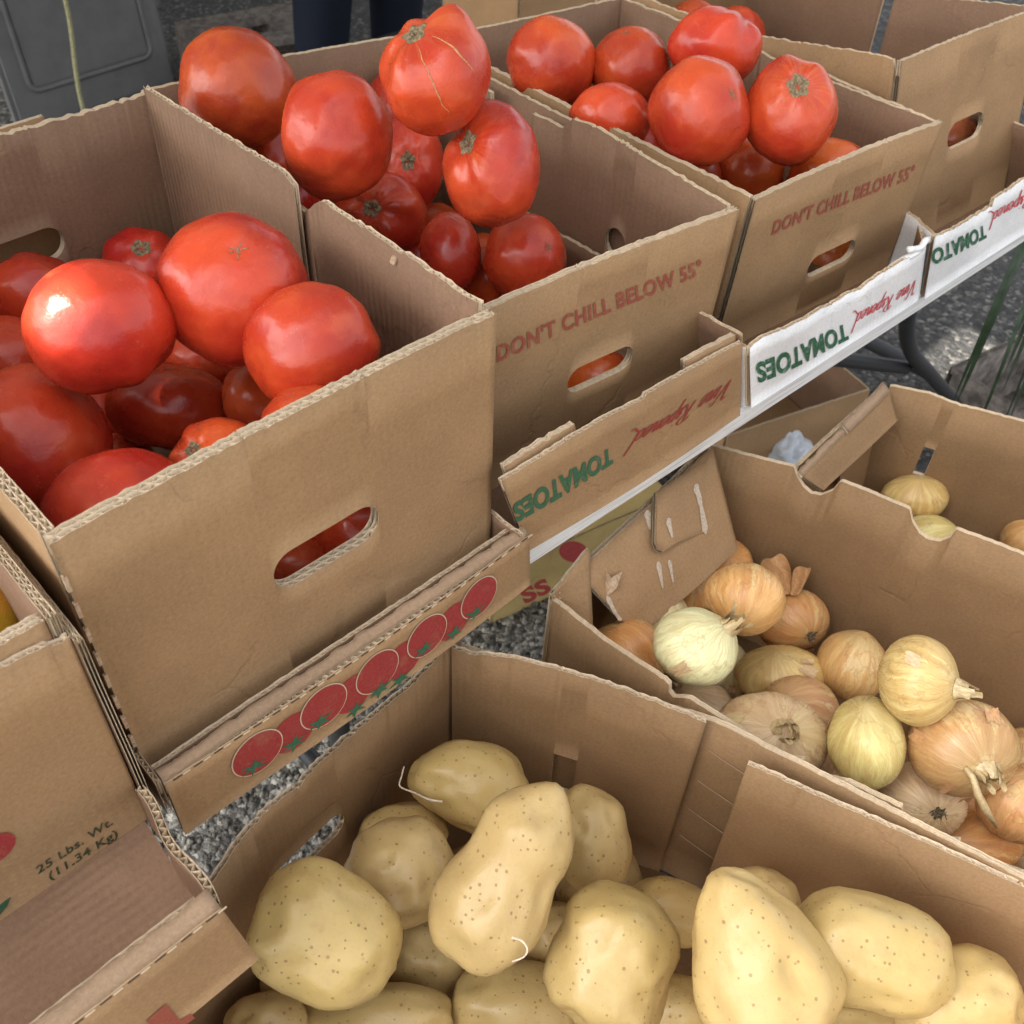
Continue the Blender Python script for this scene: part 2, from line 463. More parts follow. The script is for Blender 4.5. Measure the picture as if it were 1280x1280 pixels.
def smooth_path(pts, n=6):
    P = [Vector(p) for p in pts]; P = [P[0]] + P + [P[-1]]; out = []
    for i in range(1, len(P) - 2):
        a, b, c, d = P[i - 1:i + 3]
        for k in range(n):
            t = k / n
            out.append(.5 * ((2 * b) + (c - a) * t + (2 * a - 5 * b + 4 * c - d) * t * t + (3 * b - a - 3 * c + d) * t ** 3))
    out.append(P[-2]); return out

# ------------------------------------------------------------------ corrugated board
PITCH = .0060
class Panel:
    """a sheet of corrugated board: paper liners with a wave of paper between them; bot/top are the lower and upper
    edges of its outer face, seen from outside left to right"""
    def __init__(s, name, parent, bot, top, mats, th=.0065, layers=2, prof=None, prof_px=None, low=None, rag=.0006, holes=(), bow=None, seed=0, rows=5, pitch=PITCH):
        s.bot = [np.array(p, float) for p in bot]; s.top = [np.array(p, float) for p in top]
        mid = [(a + b) / 2 for a, b in zip(s.bot, s.top)]
        s.u = [0.0]
        for a, b in zip(mid, mid[1:]): s.u.append(s.u[-1] + float(np.linalg.norm(b - a)))
        s.L = s.u[-1]; s.H = float(np.mean([np.linalg.norm(b - a) for a, b in zip(s.bot, s.top)]))
        ns = []
        for i in range(len(mid) - 1):
            n = np.cross(mid[i + 1] - mid[i], s.top[i] - s.bot[i] + s.top[i + 1] - s.bot[i + 1]); ns.append(n / np.linalg.norm(n))
        s.nv = [ns[0]] + [(a + b) / np.linalg.norm(a + b) for a, b in zip(ns, ns[1:])] + [ns[-1]]
        s.bow = bow; s.th = th
        s.rng = random.Random(seed * 77 + len(name)); s.rag = rag; s.seed = seed
        if prof_px: prof = [s.px(*q) for q in prof_px]
        s.prof = sorted(prof) if prof else [(0, s.H), (s.L, s.H)]
        s.lowp = low
        s.holes = [dict(h) for h in holes]
        for h in s.holes:
            if 'px' in h:
                a, b = s.px(*h['px'][0]), s.px(*h['px'][1])
                h['s'] = (a[0] + b[0]) / 2; h['t'] = (a[1] + b[1]) / 2; h['w'] = abs(b[0] - a[0]); h['sl'] = (b[1] - a[1]) / (b[0] - a[0]) if h.get('tilt') else 0
        s.o = s.build(name, parent, mats, layers, rows, pitch)
    def seg(s, S):
        i = 0
        while i < len(s.u) - 2 and S > s.u[i + 1]: i += 1
        return i, (S - s.u[i]) / max(1e-9, s.u[i + 1] - s.u[i])
    def pos(s, S, T, k=0.0):
        i, f = s.seg(S); t = T / s.H
        p = (s.bot[i] * (1 - f) + s.bot[i + 1] * f) * (1 - t) + (s.top[i] * (1 - f) + s.top[i + 1] * f) * t
        ff = min(1, max(0, f))
        n = s.nv[i] * (1 - ff) + s.nv[i + 1] * ff; n = n / np.linalg.norm(n)
        w = .0011 * noise.noise((S * 9 + s.seed * 3.1, T * 9, s.seed * 1.7))
        if s.bow: w += s.bow(S / s.L, t)
        return p + n * (w - k)
    def px(s, x, y):
        """photo pixel -> (s, t) on this sheet"""
        q = np.array([s.L / 2, s.H / 2])
        def pr(q):
            p = CAM_R @ (s.pos(q[0], q[1]) - CAM_C); return 640 + CAM_F * p[:2] / p[2]
        for _ in range(12):
            e = pr(q) - np.array([x, y]); d = 1e-4
            J = np.stack([(pr(q + [d, 0]) - pr(q)) / d, (pr(q + [0, d]) - pr(q)) / d], 1)
            q = q - np.clip(np.linalg.solve(J, e), -.2, .2)
        return float(q[0]), float(q[1])
    def ptop(s, S):
        P = s.prof
        if S <= P[0][0]: return P[0][1]
        for (a, ta), (b, tb) in zip(P, P[1:]):
            if S <= b: return ta + (tb - ta) * (S - a) / max(1e-9, b - a)
        return P[-1][1]
    def plow(s, S):
        if not s.lowp: return 0.0
        P = s.lowp
        if S <= P[0][0]: return P[0][1]
        for (a, ta), (b, tb) in zip(P, P[1:]):
            if S <= b: return ta + (tb - ta) * (S - a) / max(1e-9, b - a)
        return P[-1][1]
    def hole_at(s, S):
        for h in s.holes:
            r = h['h'] / 2; a = h['w'] / 2 - r; d = S - h['s']
            if abs(d) <= h['w'] / 2 + 1e-9:
                hh = r if (abs(d) <= a or h.get('rect')) else math.sqrt(max(0, r * r - (abs(d) - a) ** 2))
                c = h['t'] + h.get('sl', 0) * d
                return c - hh, c + hh
        return None
    def spans(s, S, tp, inside):
        lo = s.plow(S); h = s.hole_at(S) if inside else None
        return [(lo, tp)] if h is None else [(lo, h[0]), (h[1], tp)]
    def build(s, name, parent, mats, layers, nr, pitch):
        ss = set(np.linspace(0, s.L, max(3, int(s.L / .005))).tolist())
        for q in s.prof:
            if 0 < q[0] < s.L: ss.add(q[0])
        for q in (s.lowp or []):
            if 0 < q[0] < s.L: ss.add(q[0])
        for h in s.holes:
            r = h['h'] / 2; a = h['w'] / 2 - r
            if h.get('rect'):
                ss = {q for q in ss if abs(abs(q - h['s']) - h['w'] / 2) > .0008} | {h['s'] - h['w'] / 2, h['s'] + h['w'] / 2}
                continue
            ss = {q for q in ss if not (abs(abs(q - h['s']) - a - r / 2) < r / 2 + .0008)}
            for k in range(8):
                e = a + r * math.sin(k / 7 * math.pi / 2); ss.add(h['s'] - e); ss.add(h['s'] + e)
        ss = sorted(q for q in ss if 0 <= q <= s.L)
        ss = [q for i, q in enumerate(ss) if i == 0 or q - ss[i - 1] > 1e-6]
        tops = [s.ptop(q) + (s.rng.uniform(-1, 1) * s.rag) for q in ss]
        V = []; UV = []; F = []; FM = []; key = {}
        def vid(i, side, j, S, T, k):
            q = (i, side, j)
            if q not in key:
                key[q] = len(V); V.append(s.pos(S, T, k)); UV.append((S, T))
            return key[q]
        t = .0004
        if layers == 2: liners = [(0, t), (s.th * .5 - t / 2, s.th * .5 + t / 2), (s.th - t, s.th)]
        elif layers == 1: liners = [(0, t), (s.th - t, s.th)]
        else: liners = [(0, s.th)]
        for li, (k0, k1) in enumerate(liners):
            for i in range(len(ss) - 1):
                S0, S1 = ss[i], ss[i + 1]
                inside = s.hole_at((S0 + S1) / 2) is not None
                A = s.spans(S0, tops[i], inside); B = s.spans(S1, tops[i + 1], inside)
                if inside and s.hole_at(S0) is None: A = B
                if inside and s.hole_at(S1) is None: B = A
                for x, ((a0, a1), (b0, b1)) in enumerate(zip(A, B)):
                    x2 = x + (2 if inside else 0)
                    for j in range(nr):
                        f0, f1 = j / nr, (j + 1) / nr
                        def c(col, S, lo, hi, f, jj, side, k): return vid((col, x2, li), side, jj, S, lo + (hi - lo) * f, k)
                        for side, k in ((0, k0), (1, k1)):
                            q = (c(i, S0, a0, a1, f0, j, side, k), c(i + 1, S1, b0, b1, f0, j, side, k), c(i + 1, S1, b0, b1, f1, j + 1, side, k), c(i, S0, a0, a1, f1, j + 1, side, k))
                            F.append(q if side == 0 else q[::-1])
                            FM.append(0 if (li == 0 and side == 0) else (1 if (li == len(liners) - 1 and side == 1) else 2))
                    for f, jj in ((0.0, 0), (1.0, nr)):
                        q = (vid((i, x2, li), 0, jj, 0, 0, 0), vid((i + 1, x2, li), 0, jj, 0, 0, 0), vid((i + 1, x2, li), 1, jj, 0, 0, 0), vid((i, x2, li), 1, jj, 0, 0, 0))
                        F.append(q); FM.append(2)
                    for col, cond in ((i, i == 0), (i + 1, i == len(ss) - 2)):
                        if cond:
                            for j in range(nr):
                                F.append((vid((col, x2, li), 0, j, 0, 0, 0), vid((col, x2, li), 1, j, 0, 0, 0), vid((col, x2, li), 1, j + 1, 0, 0, 0), vid((col, x2, li), 0, j + 1, 0, 0, 0))); FM.append(2)
        # the waves
        for gi in range(len(liners) - 1):
            ka, kb = liners[gi][1], liners[gi + 1][0]; m = (ka + kb) / 2; am = (kb - ka) / 2 - .00030
            n = max(6, int(s.L / pitch * 6)); prev = None; ph = s.rng.uniform(0, 6)
            for i in range(n + 1):
                S0 = s.L * i / n
                k = m + am * math.sin(2 * math.pi * S0 / pitch + ph)
                hh = s.hole_at(S0)
                cur = []
                sp_ = s.spans(S0, s.ptop(S0) - .0004 - s.rng.uniform(0, .0005), hh is not None)
                sp_ = [(max(sp_[0][0], sp_[0][1] - .014), sp_[0][1])] + [(q[0], min(q[0] + .012, q[1])) for q in sp_[1:]] + [(max(sp_[-1][0], sp_[-1][1] - .014), sp_[-1][1])] * (len(sp_) > 1)
                for lo, hi in sp_:
                    b = len(V); hi = max(lo, hi)
                    for T_, k_ in ((lo, k - .0002), (hi, k - .0002), (hi, k + .0002), (lo, k + .0002)): V.append(s.pos(S0, T_, k_)); UV.append((S0, T_))
                    cur.append(b)
                if prev is not None and len(prev) == len(cur):
                    for a, b in zip(prev, cur):
                        for e in range(3): F.append((a + e, b + e, b + e + 1, a + e + 1)); FM.append(2)
                prev = cur
        return mesh_obj(name, V, F, mats, parent, FM, UV, smooth=True)
    # ---------------- flat print
    def decal(s, name, V2, F2, mat, lift=.0006):
        V = [s.pos(a, b, -lift) for a, b in V2]
        return mesh_obj(name, V, F2, mat, s.o)

OI = [M_OUT, M_IN, M_EDGE]
def slab(name, parent, bot, top, mats=None, **kw): return Panel(name, parent, bot, top, mats or OI, **kw)

def text2d(txt, bold=.02, shear=0.0, space=1.0, spacing_line=1.0):
    cu = bpy.data.curves.new('lettering', 'FONT'); cu.body = txt; cu.offset = bold; cu.shear = shear; cu.space_character = space
    cu.space_line = spacing_line; cu.resolution_u = 4; cu.fill_mode = 'FRONT'
    ob = bpy.data.objects.new('lettering', cu)
    me = bpy.data.meshes.new_from_object(ob)
    V = [(v.co.x, v.co.y) for v in me.vertices]; F = [tuple(p.vertices) for p in me.polygons]
    bpy.data.objects.remove(ob); bpy.data.curves.remove(cu); bpy.data.meshes.remove(me)
    return V, F
def fit(V, p00, p10, p01, p11, ylo=None, yhi=None):
    """stretches flat lettering into the quad lower-left, lower-right, upper-left, upper-right"""
    xs = [v[0] for v in V]; ys = [v[1] for v in V]
    x0, x1 = min(xs), max(xs); y0 = min(ys) if ylo is None else ylo; y1 = max(ys) if yhi is None else yhi
    out = []
    for x, y in V:
        a = (x - x0) / (x1 - x0); b = (y - y0) / (y1 - y0)
        out.append(tuple((p00[i] * (1 - a) + p10[i] * a) * (1 - b) + (p01[i] * (1 - a) + p11[i] * a) * b for i in (0, 1)))
    return out
GLY = {
 'V': (.66, [[(-.02, .90), (.06, 1.0), (.15, .92), (.22, .4), (.28, 0), (.40, .35), (.52, .8), (.62, 1.02), (.72, 1.0)]]),
 'i': (.22, [[(-.02, .22), (.08, .46), (.06, .10), (.13, 0), (.24, .2)], [(.12, .66), (.15, .70)]]),
 'n': (.40, [[(-.02, .25), (.07, .46), (.05, .0)], [(.06, .20), (.16, .42), (.25, .42), (.24, .08), (.31, .0), (.42, .2)]]),
 'e': (.30, [[(.0, .18), (.20, .27), (.23, .41), (.13, .47), (.03, .30), (.03, .10), (.13, .0), (.32, .2)]]),
 'R': (.56, [[(.14, .96), (.14, .5), (.04, -.02)], [(-.10, .78), (.05, .97), (.30, 1.02), (.44, .86), (.34, .62), (.14, .52)], [(.20, .53), (.32, .22), (.44, -.02), (.58, .10)]]),
 'p': (.36, [[(-.02, .25), (.09, .46), (.05, .0), (-.02, -.42)], [(.07, .26), (.17, .45), (.28, .36), (.24, .08), (.12, .0), (.06, .08)]]),
 'd': (.40, [[(.26, .38), (.13, .46), (.03, .24), (.07, .02), (.19, .06), (.27, .36)], [(.38, 1.05), (.29, .5), (.27, .08), (.34, .0), (.60, -.25), (.70, -.20)]]),
}
def script2d(txt, shear=.30, w=.066):
    V = []; F = []; x = 0.0
    for ch in txt:
        if ch == ' ': x += .34; continue
        adv, strokes = GLY[ch]
        for st in strokes:
            if ch.islower(): st = [(a * 1.06, b * 1.24) for a, b in st]
            pts = [(p.x, p.y) for p in smooth_path([(a, b, 0) for a, b in st], 6)]
            b0 = len(V)
            for i, (a, b) in enumerate(pts):
                pa = pts[max(0, i - 1)]; pb = pts[min(len(pts) - 1, i + 1)]
                dx, dy = pb[0] - pa[0], pb[1] - pa[1]; l = math.hypot(dx, dy) or 1
                ww = w * (.30 + .38 * abs(dy / l)) * (.55 if i in (0, len(pts) - 1) else 1)
                for sg in (1, -1):
                    qx = a - dy / l * ww * sg; qy = b + dx / l * ww * sg
                    V.append((x + qx + shear * qy, qy))
            for i in range(len(pts) - 1): F.append((b0 + 2 * i, b0 + 2 * i + 1, b0 + 2 * i + 3, b0 + 2 * i + 2))
        x += adv * (1.06 if ch.islower() else 1)
    return V, F

# ------------------------------------------------------------------ produce
def camdir(ax, ay, front=True):
    """direction given by where it points in the picture (fractions of the radius; front = towards the viewer)"""
    q = max(0.0, 1 - ax * ax - ay * ay)
    v = CAM_R.T @ np.array([ax, ay, -math.sqrt(q) if front else math.sqrt(q)])
    return Vector(v).normalized()
CAMM = Matrix([list(r) for r in CAM_R])
def frame_from_z(z, spin):
    x = z.orthogonal().normalized(); y = z.cross(x)
    x2 = x * math.cos(spin) + y * math.sin(spin)
    return Matrix((x2, z.cross(x2), z)).transposed()
def lump_mesh(name, fn, nu=44, nv=30):
    V = [fn(Vector((0, 0, 1)))]
    for j in range(1, nv):
        p = math.pi * j / nv
        for i in range(nu):
            a = 2 * math.pi * i / nu
            V.append(fn(Vector((math.sin(p) * math.cos(a), math.sin(p) * math.sin(a), math.cos(p)))))
    V.append(fn(Vector((0, 0, -1))))
    F = [(0, 1 + i, 1 + (i + 1) % nu) for i in range(nu)]
    for j in range(nv - 2):
        for i in range(nu):
            a = 1 + j * nu; F.append((a + i, a + nu + i, a + nu + (i + 1) % nu, a + (i + 1) % nu))
    l = len(V) - 1; a = 1 + (nv - 2) * nu
    F += [(a + i, l, a + (i + 1) % nu) for i in range(nu)]
    me = bpy.data.meshes.new(name); me.from_pydata([tuple(v) for v in V], [], F)
    me.polygons.foreach_set('use_smooth', [True] * len(me.polygons)); me.update()
    return me
def child_local(name, V, F, mat, parent, smooth=True):
    me = bpy.data.meshes.new(name); me.from_pydata([tuple(v) for v in V], [], F); me.materials.append(mat)
    if smooth: me.polygons.foreach_set('use_smooth', [True] * len(me.polygons))
    o = bpy.data.objects.new(name, me); COL.objects.link(o); o.parent = parent; return o
def stretch(rot, sx, sy, sz):
    """real proportions of the piece: longer across or upright, as it lies"""
    Mx = rot.transposed() @ CAMM.transposed() @ Matrix.Diagonal((sx, sy, sz)) @ CAMM @ rot
    return Mx

def make_tomato(cx, cy, rx, ry, d, label, group, ax=None, tip=False, rib=.042, lobes=6, col=(.52, .036, .017), cracks=0, cr0=0.0, cstep=.5, bump=None, seed=0, square=0.0):
    rng = random.Random(seed * 131 + 5)
    k = d / CAM_F
    R = math.sqrt(rx * ry) * k
    if ax is None:
        a = rng.uniform(0, 6.28); z = camdir(.8 * math.cos(a), .8 * math.sin(a), False); show = False
    else:
        z = camdir(*ax); show = True
    if tip: z = -z
    rot = frame_from_z(z, rng.uniform(0, 6.28))
    st = stretch(rot, rx * k / R, ry * k / R, 1.0)
    ph = rng.uniform(0, 6.28); ph2 = rng.uniform(0, 6.28); so = Vector((seed * 3.7, seed * 1.3, 5))
    bd = (rot.transposed() @ camdir(*bump[:2])) if bump else None
    def fn(u):
        p = math.acos(max(-1, min(1, u.z))); a = math.atan2(u.y, u.x)
        lob = .6 * math.cos(lobes * a + ph + .6 * math.sin(a)) + .4 * math.cos((lobes - 2) * a + ph2)
        wt = math.exp(-((p - .62) / .55) ** 2) + .30 * math.sin(p) ** 2
        r = 1 + rib * 1.1 * lob * wt + .055 * noise.noise(u * 1.5 + so) + .022 * noise.noise(u * 3.2 + so)
        sh = 1 + .030 * math.exp(-((p - .75) / .35) ** 2)
        q = Vector((u.x * r * sh, u.y * r * sh, u.z * r * .93))
        q.z -= .11 * math.exp(-(p / .30) ** 2) * (1 + .35 * lob) + .02 * math.exp(-(p / .10) ** 2)
        q.z += .03 * math.exp(-((math.pi - p) / .16) ** 2)
        if bd is not None:
            ang = math.acos(max(-1, min(1, u.dot(bd)))); q += bd * bump[2] * math.exp(-(ang / bump[3]) ** 2)
        return st @ (q * R * 1.01)
    me = lump_mesh('tomato', fn); me.materials.append(M_TOM)
    o = bpy.data.objects.new('tomato', me); COL.objects.link(o)
    o.matrix_world = Matrix.Translation(Vector(ud(cx, cy, d))) @ rot.to_4x4()
    v = rng.uniform(.86, 1.12); o.color = (col[0] * v, col[1] * rng.uniform(.7, 1.35), col[2] * v, 1)
    tag(o, label, 'tomato', group)
    def surf(p, a, lift=0.0):
        u = Vector((math.sin(p) * math.cos(a), math.sin(p) * math.sin(a), math.cos(p)))
        q = fn(u); return q + u * lift
    if show and not tip:          # corky scar where the stalk came off
        n = 40; V = []; F = []; rr = rng.uniform(.185, .235)
        prof = [(.0, -.0004), (.22, .0004), (.42, .0012), (.62, .0008), (.82, .0009), (1.0, .0001)]
        jag = [1 + .13 * math.cos(5 * 2 * math.pi * i / n + ph) + rng.uniform(-.07, .07) for i in range(n)]
        for (f, h) in prof:
            for i in range(n):
                V.append(surf(max(.004, rr * f * (jag[i] if f > .5 else 1)), 2 * math.pi * i / n, h + rng.uniform(-.0005, .0005) * (f < 1)))
        for j in range(len(prof) - 1):
            for i in range(n): F.append((j * n + i, j * n + (i + 1) % n, (j + 1) * n + (i + 1) % n, (j + 1) * n + i))
        F.append(tuple(range(n))[::-1])
        child_local('stem_scar', V, F, M_CORK, o)
    if show and tip:              # small starry blossom scar
        V = []; F = []
        for s_ in range(7):
            a = 2 * math.pi * s_ / 7 + rng.uniform(-.3, .3); l = rng.uniform(.07, .15); w = .016; b = len(V)
            for p_, q_ in ((.004, 1.5), (l * .5, w / max(.02, l * .5) * .5), (l, .03)):
                V += [surf(math.pi - p_, a - q_, .0004), surf(math.pi - p_, a + q_, .0004)]
            F += [(b, b + 1, b + 3, b + 2), (b + 2, b + 3, b + 5, b + 4)]
        child_local('blossom_scar', V, F, M_CORK, o)
    if cracks:
        mb = MB()
        lc = rot.transposed() @ camdir(0, 0); acam = math.atan2(lc.y, lc.x)
        for c in range(cracks):
            a0 = acam + cr0 + cstep * (c - cracks / 2 + .5) + rng.uniform(-.10, .10); p0 = rng.uniform(.24, .45); n_ = int(rng.uniform(12, 22)); ws = rng.uniform(.0005, .0010)
            pts = [surf(p0 + q * .075, a0 + .05 * noise.noise((q * .35, c * 3.3, seed)), .0) for q in range(n_)]
            mb.tube(pts, [ws * math.sin(math.pi * (i + .3) / n_) * (.7 + .6 * rng.random()) + .0001 for i in range(n_)], 5)
        child_local('healed_crack', mb.v, mb.f, M_CRACK, o)
    return o

def make_potato(cx, cy, rx, ry, d, label, ang=0.0, pear=0.0, waist=0.0, wx=0.0, bend=0.0, tilt=0.0, seed=0, col=(.50, .355, .142), box=.12, nub=0.0, sprout=None, eyes=4, group='potatoes in the potato carton'):
    rng = random.Random(seed * 97 + 3)
    k = d / CAM_F; a_, b_ = rx * k, ry * k
    ca, sa = math.cos(math.radians(ang)), math.sin(math.radians(ang)); ct, stt = math.cos(tilt), math.sin(tilt)
    X = Vector(CAM_R.T @ np.array([ca * ct, sa * ct, stt])).normalized()
    Yv = Vector(CAM_R.T @ np.array([-sa, ca, 0])); Yv = (Yv - X * Yv.dot(X)).normalized()
    rot = Matrix((X, Yv, X.cross(Yv))).transposed()
    so = Vector((seed * 2.3, seed * 5.1, 9)); c_ = min(b_ * .95, a_ * .9)
    E = []
    for _ in range(eyes):
        e = Vector((rng.uniform(-.9, .9), rng.uniform(-.8, .8), -abs(rng.gauss(.6, .4)))).normalized(); E.append((e, rng.uniform(.12, .24), rng.uniform(.03, .08)))
    def fn(u):
        x = u.x; cr = 1 + pear * x - waist * math.exp(-((x - wx) / .38) ** 2)
        w = 1 + box * (1 - x ** 2) * x ** 2 * 2.0
        r = 1 + .085 * noise.noise(u * 1.4 + so) + .05 * noise.noise(u * 2.8 + so) + .012 * noise.noise(u * 7 + so)
        for e, wd, dp in E:
            ang_ = math.acos(max(-1, min(1, u.dot(e)))); r -= dp * math.exp(-(ang_ / wd) ** 2); r += dp * .45 * math.exp(-((ang_ - wd * 1.6) / wd) ** 2)
        q = Vector((x * a_ * r, u.y * b_ * cr * w * r, u.z * c_ * cr * w * r))
        q.y += bend * b_ * (x * x - .35)
        if nub: q.x += nub * a_ * math.exp(-((1 - x) / .07) ** 1)
        return q
    me = lump_mesh('potato', fn, 48, 34); me.materials.append(M_POT)
    o = bpy.data.objects.new('potato', me); COL.objects.link(o)
    o.matrix_world = Matrix.Translation(Vector(ud(cx, cy, d))) @ rot.to_4x4()
    v = rng.uniform(.92, 1.08); o.color = (col[0] * v, col[1] * v * rng.uniform(.97, 1.02), col[2] * v * rng.uniform(.88, 1.1), 1)
    tag(o, label, 'potato', group)
    for pts in (sprout or []):
        inv = o.matrix_world.inverted(); mb = MB()
        P = smooth_path([inv @ Vector(ud(x, y, d + dz)) for x, y, dz in pts], 5)
        mb.tube(P, [.0009 - .0004 * i / len(P) for i in range(len(P))], 6)
        child_local('root_thread', mb.v, mb.f, M_SPROUT, o)
    return o

def make_onion(cx, cy, rx, ry, d, label, group, ax=(0, -.3, True), root=False, col=(.56, .33, .13), neck=.55, flat=.92, flakes=2, seed=0, tuft=True):
    rng = random.Random(seed * 53 + 1)
    k = d / CAM_F; R = math.sqrt(rx * ry) * k
    z = camdir(*ax)
    if root: z = -z
    rot = frame_from_z(z, rng.uniform(0, 6.28)); st = stretch(rot, rx * k / R, ry * k / R, 1.0)
    so = Vector((seed * 4.1, 2, seed)); ph = rng.uniform(0, 6)
    def fn(u):
        p = math.acos(max(-1, min(1, u.z))); a = math.atan2(u.y, u.x)
        r = 1 + .03 * noise.noise(u * 1.4 + so) + .010 * math.cos(9 * a + ph + 2 * noise.noise(u * 2 + so)) * math.sin(p) + .006 * noise.noise(u * 6 + so)
        q = Vector((u.x * r, u.y * r, u.z * r * flat))
        q.z += .10 * neck * math.exp(-(p / .40) ** 2) + .05 * neck * math.exp(-(p / .15) ** 2)
        q.z += .04 * math.exp(-((math.pi - p) / .15) ** 2)
        return st @ (q * R)
    me = lump_mesh('onion', fn, 48, 34); me.materials.append(M_ONI)
    o = bpy.data.objects.new('onion', me); COL.objects.link(o)
    o.matrix_world = Matrix.Translation(Vector(ud(cx, cy, d))) @ rot.to_4x4()
    v = rng.uniform(.92, 1.1); v *= 1.14; o.color = (min(.8, col[0] * v), col[1] * v * 1.06, col[2] * v * 1.16, 1)
    tag(o, label, 'onion', group)
    def surf(p, a, lift=0.0):
        u = Vector((math.sin(p) * math.cos(a), math.sin(p) * math.sin(a), math.cos(p))); return fn(u) + u * lift
    if tuft and not root:          # twisted dry neck: overlapping ragged papery tongues
        V = []; F = []
        lean = Vector((rng.uniform(-1, 1), rng.uniform(-1, 1), 0)) * .5
        for s_ in range(11):
            a = 2 * math.pi * s_ / 11 + rng.uniform(-.3, .3); L = R * rng.uniform(.10, .34) * (.5 + neck); b = len(V); N = 5
            ow = Vector((math.cos(a), math.sin(a), 0)) * rng.uniform(-.25, .75); w0 = R * rng.uniform(.06, .12); tw = rng.uniform(-.9, .9)
            for i in range(N + 1):
                f = i / N; p = .17 * (1 - f) + .05
                base = surf(p, a, .0004)
                wdt = w0 * (1 - .35 * f ** 2) * (1 + rng.uniform(-.25, .25))
                cen = base + Vector((0, 0, 1)) * L * f + (lean + ow) * L * f * f
                tv = Vector((-math.sin(a + f * tw), math.cos(a + f * tw), rng.uniform(-.3, .3) * f))
                V += [cen - tv * wdt, cen + Vector((math.cos(a), math.sin(a), 0)) * wdt * .45, cen + tv * wdt * rng.uniform(.6, 1)]
            for i in range(N):
                q = b + 3 * i
                F += [(q, q + 1, q + 4, q + 3), (q + 1, q + 2, q + 5, q + 4)]
        child_local('neck', V, F, M_STRAW, o)
    if root:                       # root plate with a beard of short roots
        mb = MB()
        for s_ in range(46):
            a = rng.uniform(0, 6.28); p = math.pi - rng.uniform(0, .16)
            A = surf(p, a, -.0005); L = R * rng.uniform(.04, .13)
            mb.tube([A, A + Vector((rng.uniform(-.6, .6), rng.uniform(-.6, .6), -1)) * L * .6, A + Vector((rng.uniform(-1.2, 1.2), rng.uniform(-1.2, 1.2), -1)) * L], [.0008, .0006, .0003], 4)
        child_local('root_beard', mb.v, mb.f, M_ROOT, o)
    for _ in range(flakes):        # loose flakes of skin, curling off
        V = []; F = []; p0 = rng.uniform(.5, 2.2); a0 = rng.uniform(0, 6.28); n = 6; m = 4; ww = rng.uniform(.25, .5); hh = rng.uniform(.25, .6); cl = rng.uniform(.002, .006)
        edge = [rng.uniform(.65, 1.2) for _ in range(n + 1)]
        for j in range(m + 1):
            for i in range(n + 1):
                f = (i / n - .5) * 2; e = j / m
                V.append(surf(p0 + hh * (e - .5) * edge[i], a0 + f * ww * .5 * (1 - .25 * e), .0006 + cl * e * e * (0.4 + .6 * abs(f)) + .0006 * rng.random()))
        for j in range(m):
            for i in range(n):
                q = j * (n + 1) + i; F.append((q, q + 1, q + n + 2, q + n + 1))
        child_local('loose_skin', V, F, M_PAPER if col[1] > .30 else M_PAPER2, o)
    return o

# ================================================================== the place
Z = lambda p, z: (p[0], p[1], z)
def carton(name, label, cat, FL, FR, BR, BL, zt, zb, group, b=None):
    """an open carton; FL.. are its rim corners in plan, b the corners of its foot when it leans"""
    c = ((FL[0] + BR[0]) / 2, (FL[1] + BR[1]) / 2, zb)
    r = empty(name, c, label, cat, group)
    return r, (b or (FL, FR, BR, BL))

# ---- ground ---------------------------------------------------------------
def ground_mat():
    m, t, b = newmat('asphalt_and_gravel'); g = G(t)
    tc = g.n('TexCoord').outputs['Object']
    sp = g.n('SeparateXYZ'); t.links.new(tc, sp.inputs[0])
    vo = g.n('TexVoronoi', {'Scale': 95.0}); t.links.new(tc, vo.inputs['Vector'])
    vc = g.n('SeparateColor'); t.links.new(vo.outputs['Color'], vc.inputs[0])
    vf = g.n('TexVoronoi', {'Scale': 240.0}); t.links.new(tc, vf.inputs['Vector'])
    vfc = g.n('SeparateColor'); t.links.new(vf.outputs['Color'], vfc.inputs[0])
    big = g.noise(tc, 2.2, 4, .6)
    asp = g.ramp(vc.outputs[0], [(0, (.025, .025, .026)), (.55, (.052, .052, .053)), (.85, (.10, .098, .093)), (1, (.24, .23, .21))])
    asp = g.mix(g.math('MULTIPLY', g.step(vfc.outputs[0], .5, 1), .5), asp, (.085, .083, .08, 1))
    asp = g.mix(g.math('MULTIPLY', g.step(big, .55, .7), .3), asp, (.11, .105, .095, 1))
    gra = g.ramp(vc.outputs[1], [(0, (.05, .047, .043)), (.4, (.13, .125, .115)), (.75, (.26, .25, .225)), (1, (.50, .48, .43))])
    w = g.step(g.math('ADD', sp.outputs[0], g.math('MULTIPLY', g.math('SUBTRACT', big, .5), .5)), .95, 1.25)
    t.links.new(g.mix(w, gra, asp), b.inputs['Base Color'])
    b.inputs['Roughness'].default_value = .9
    h = g.math('ADD', g.math('MULTIPLY', vo.outputs['Distance'], -1.0), g.math('MULTIPLY', vf.outputs['Distance'], -.4))
    t.links.new(g.bump(h, 1.0, .006), b.inputs['Normal'])
    return m
M_GROUND = ground_mat()
gv = []; gf = []
N = 24
for j in range(N + 1):
    for i in range(N + 1):
        e = lambda q: math.copysign(abs(q) ** 2.2 * 120, q)
        gv.append((e(i / N * 2 - 1) + .9, e(j / N * 2 - 1) + .5, ZG))
for j in range(N):
    for i in range(N): gf.append((j * (N + 1) + i, j * (N + 1) + i + 1, (j + 1) * (N + 1) + i + 1, (j + 1) * (N + 1) + i))
tag(mesh_obj('ground', gv, gf, M_GROUND), kind='structure')
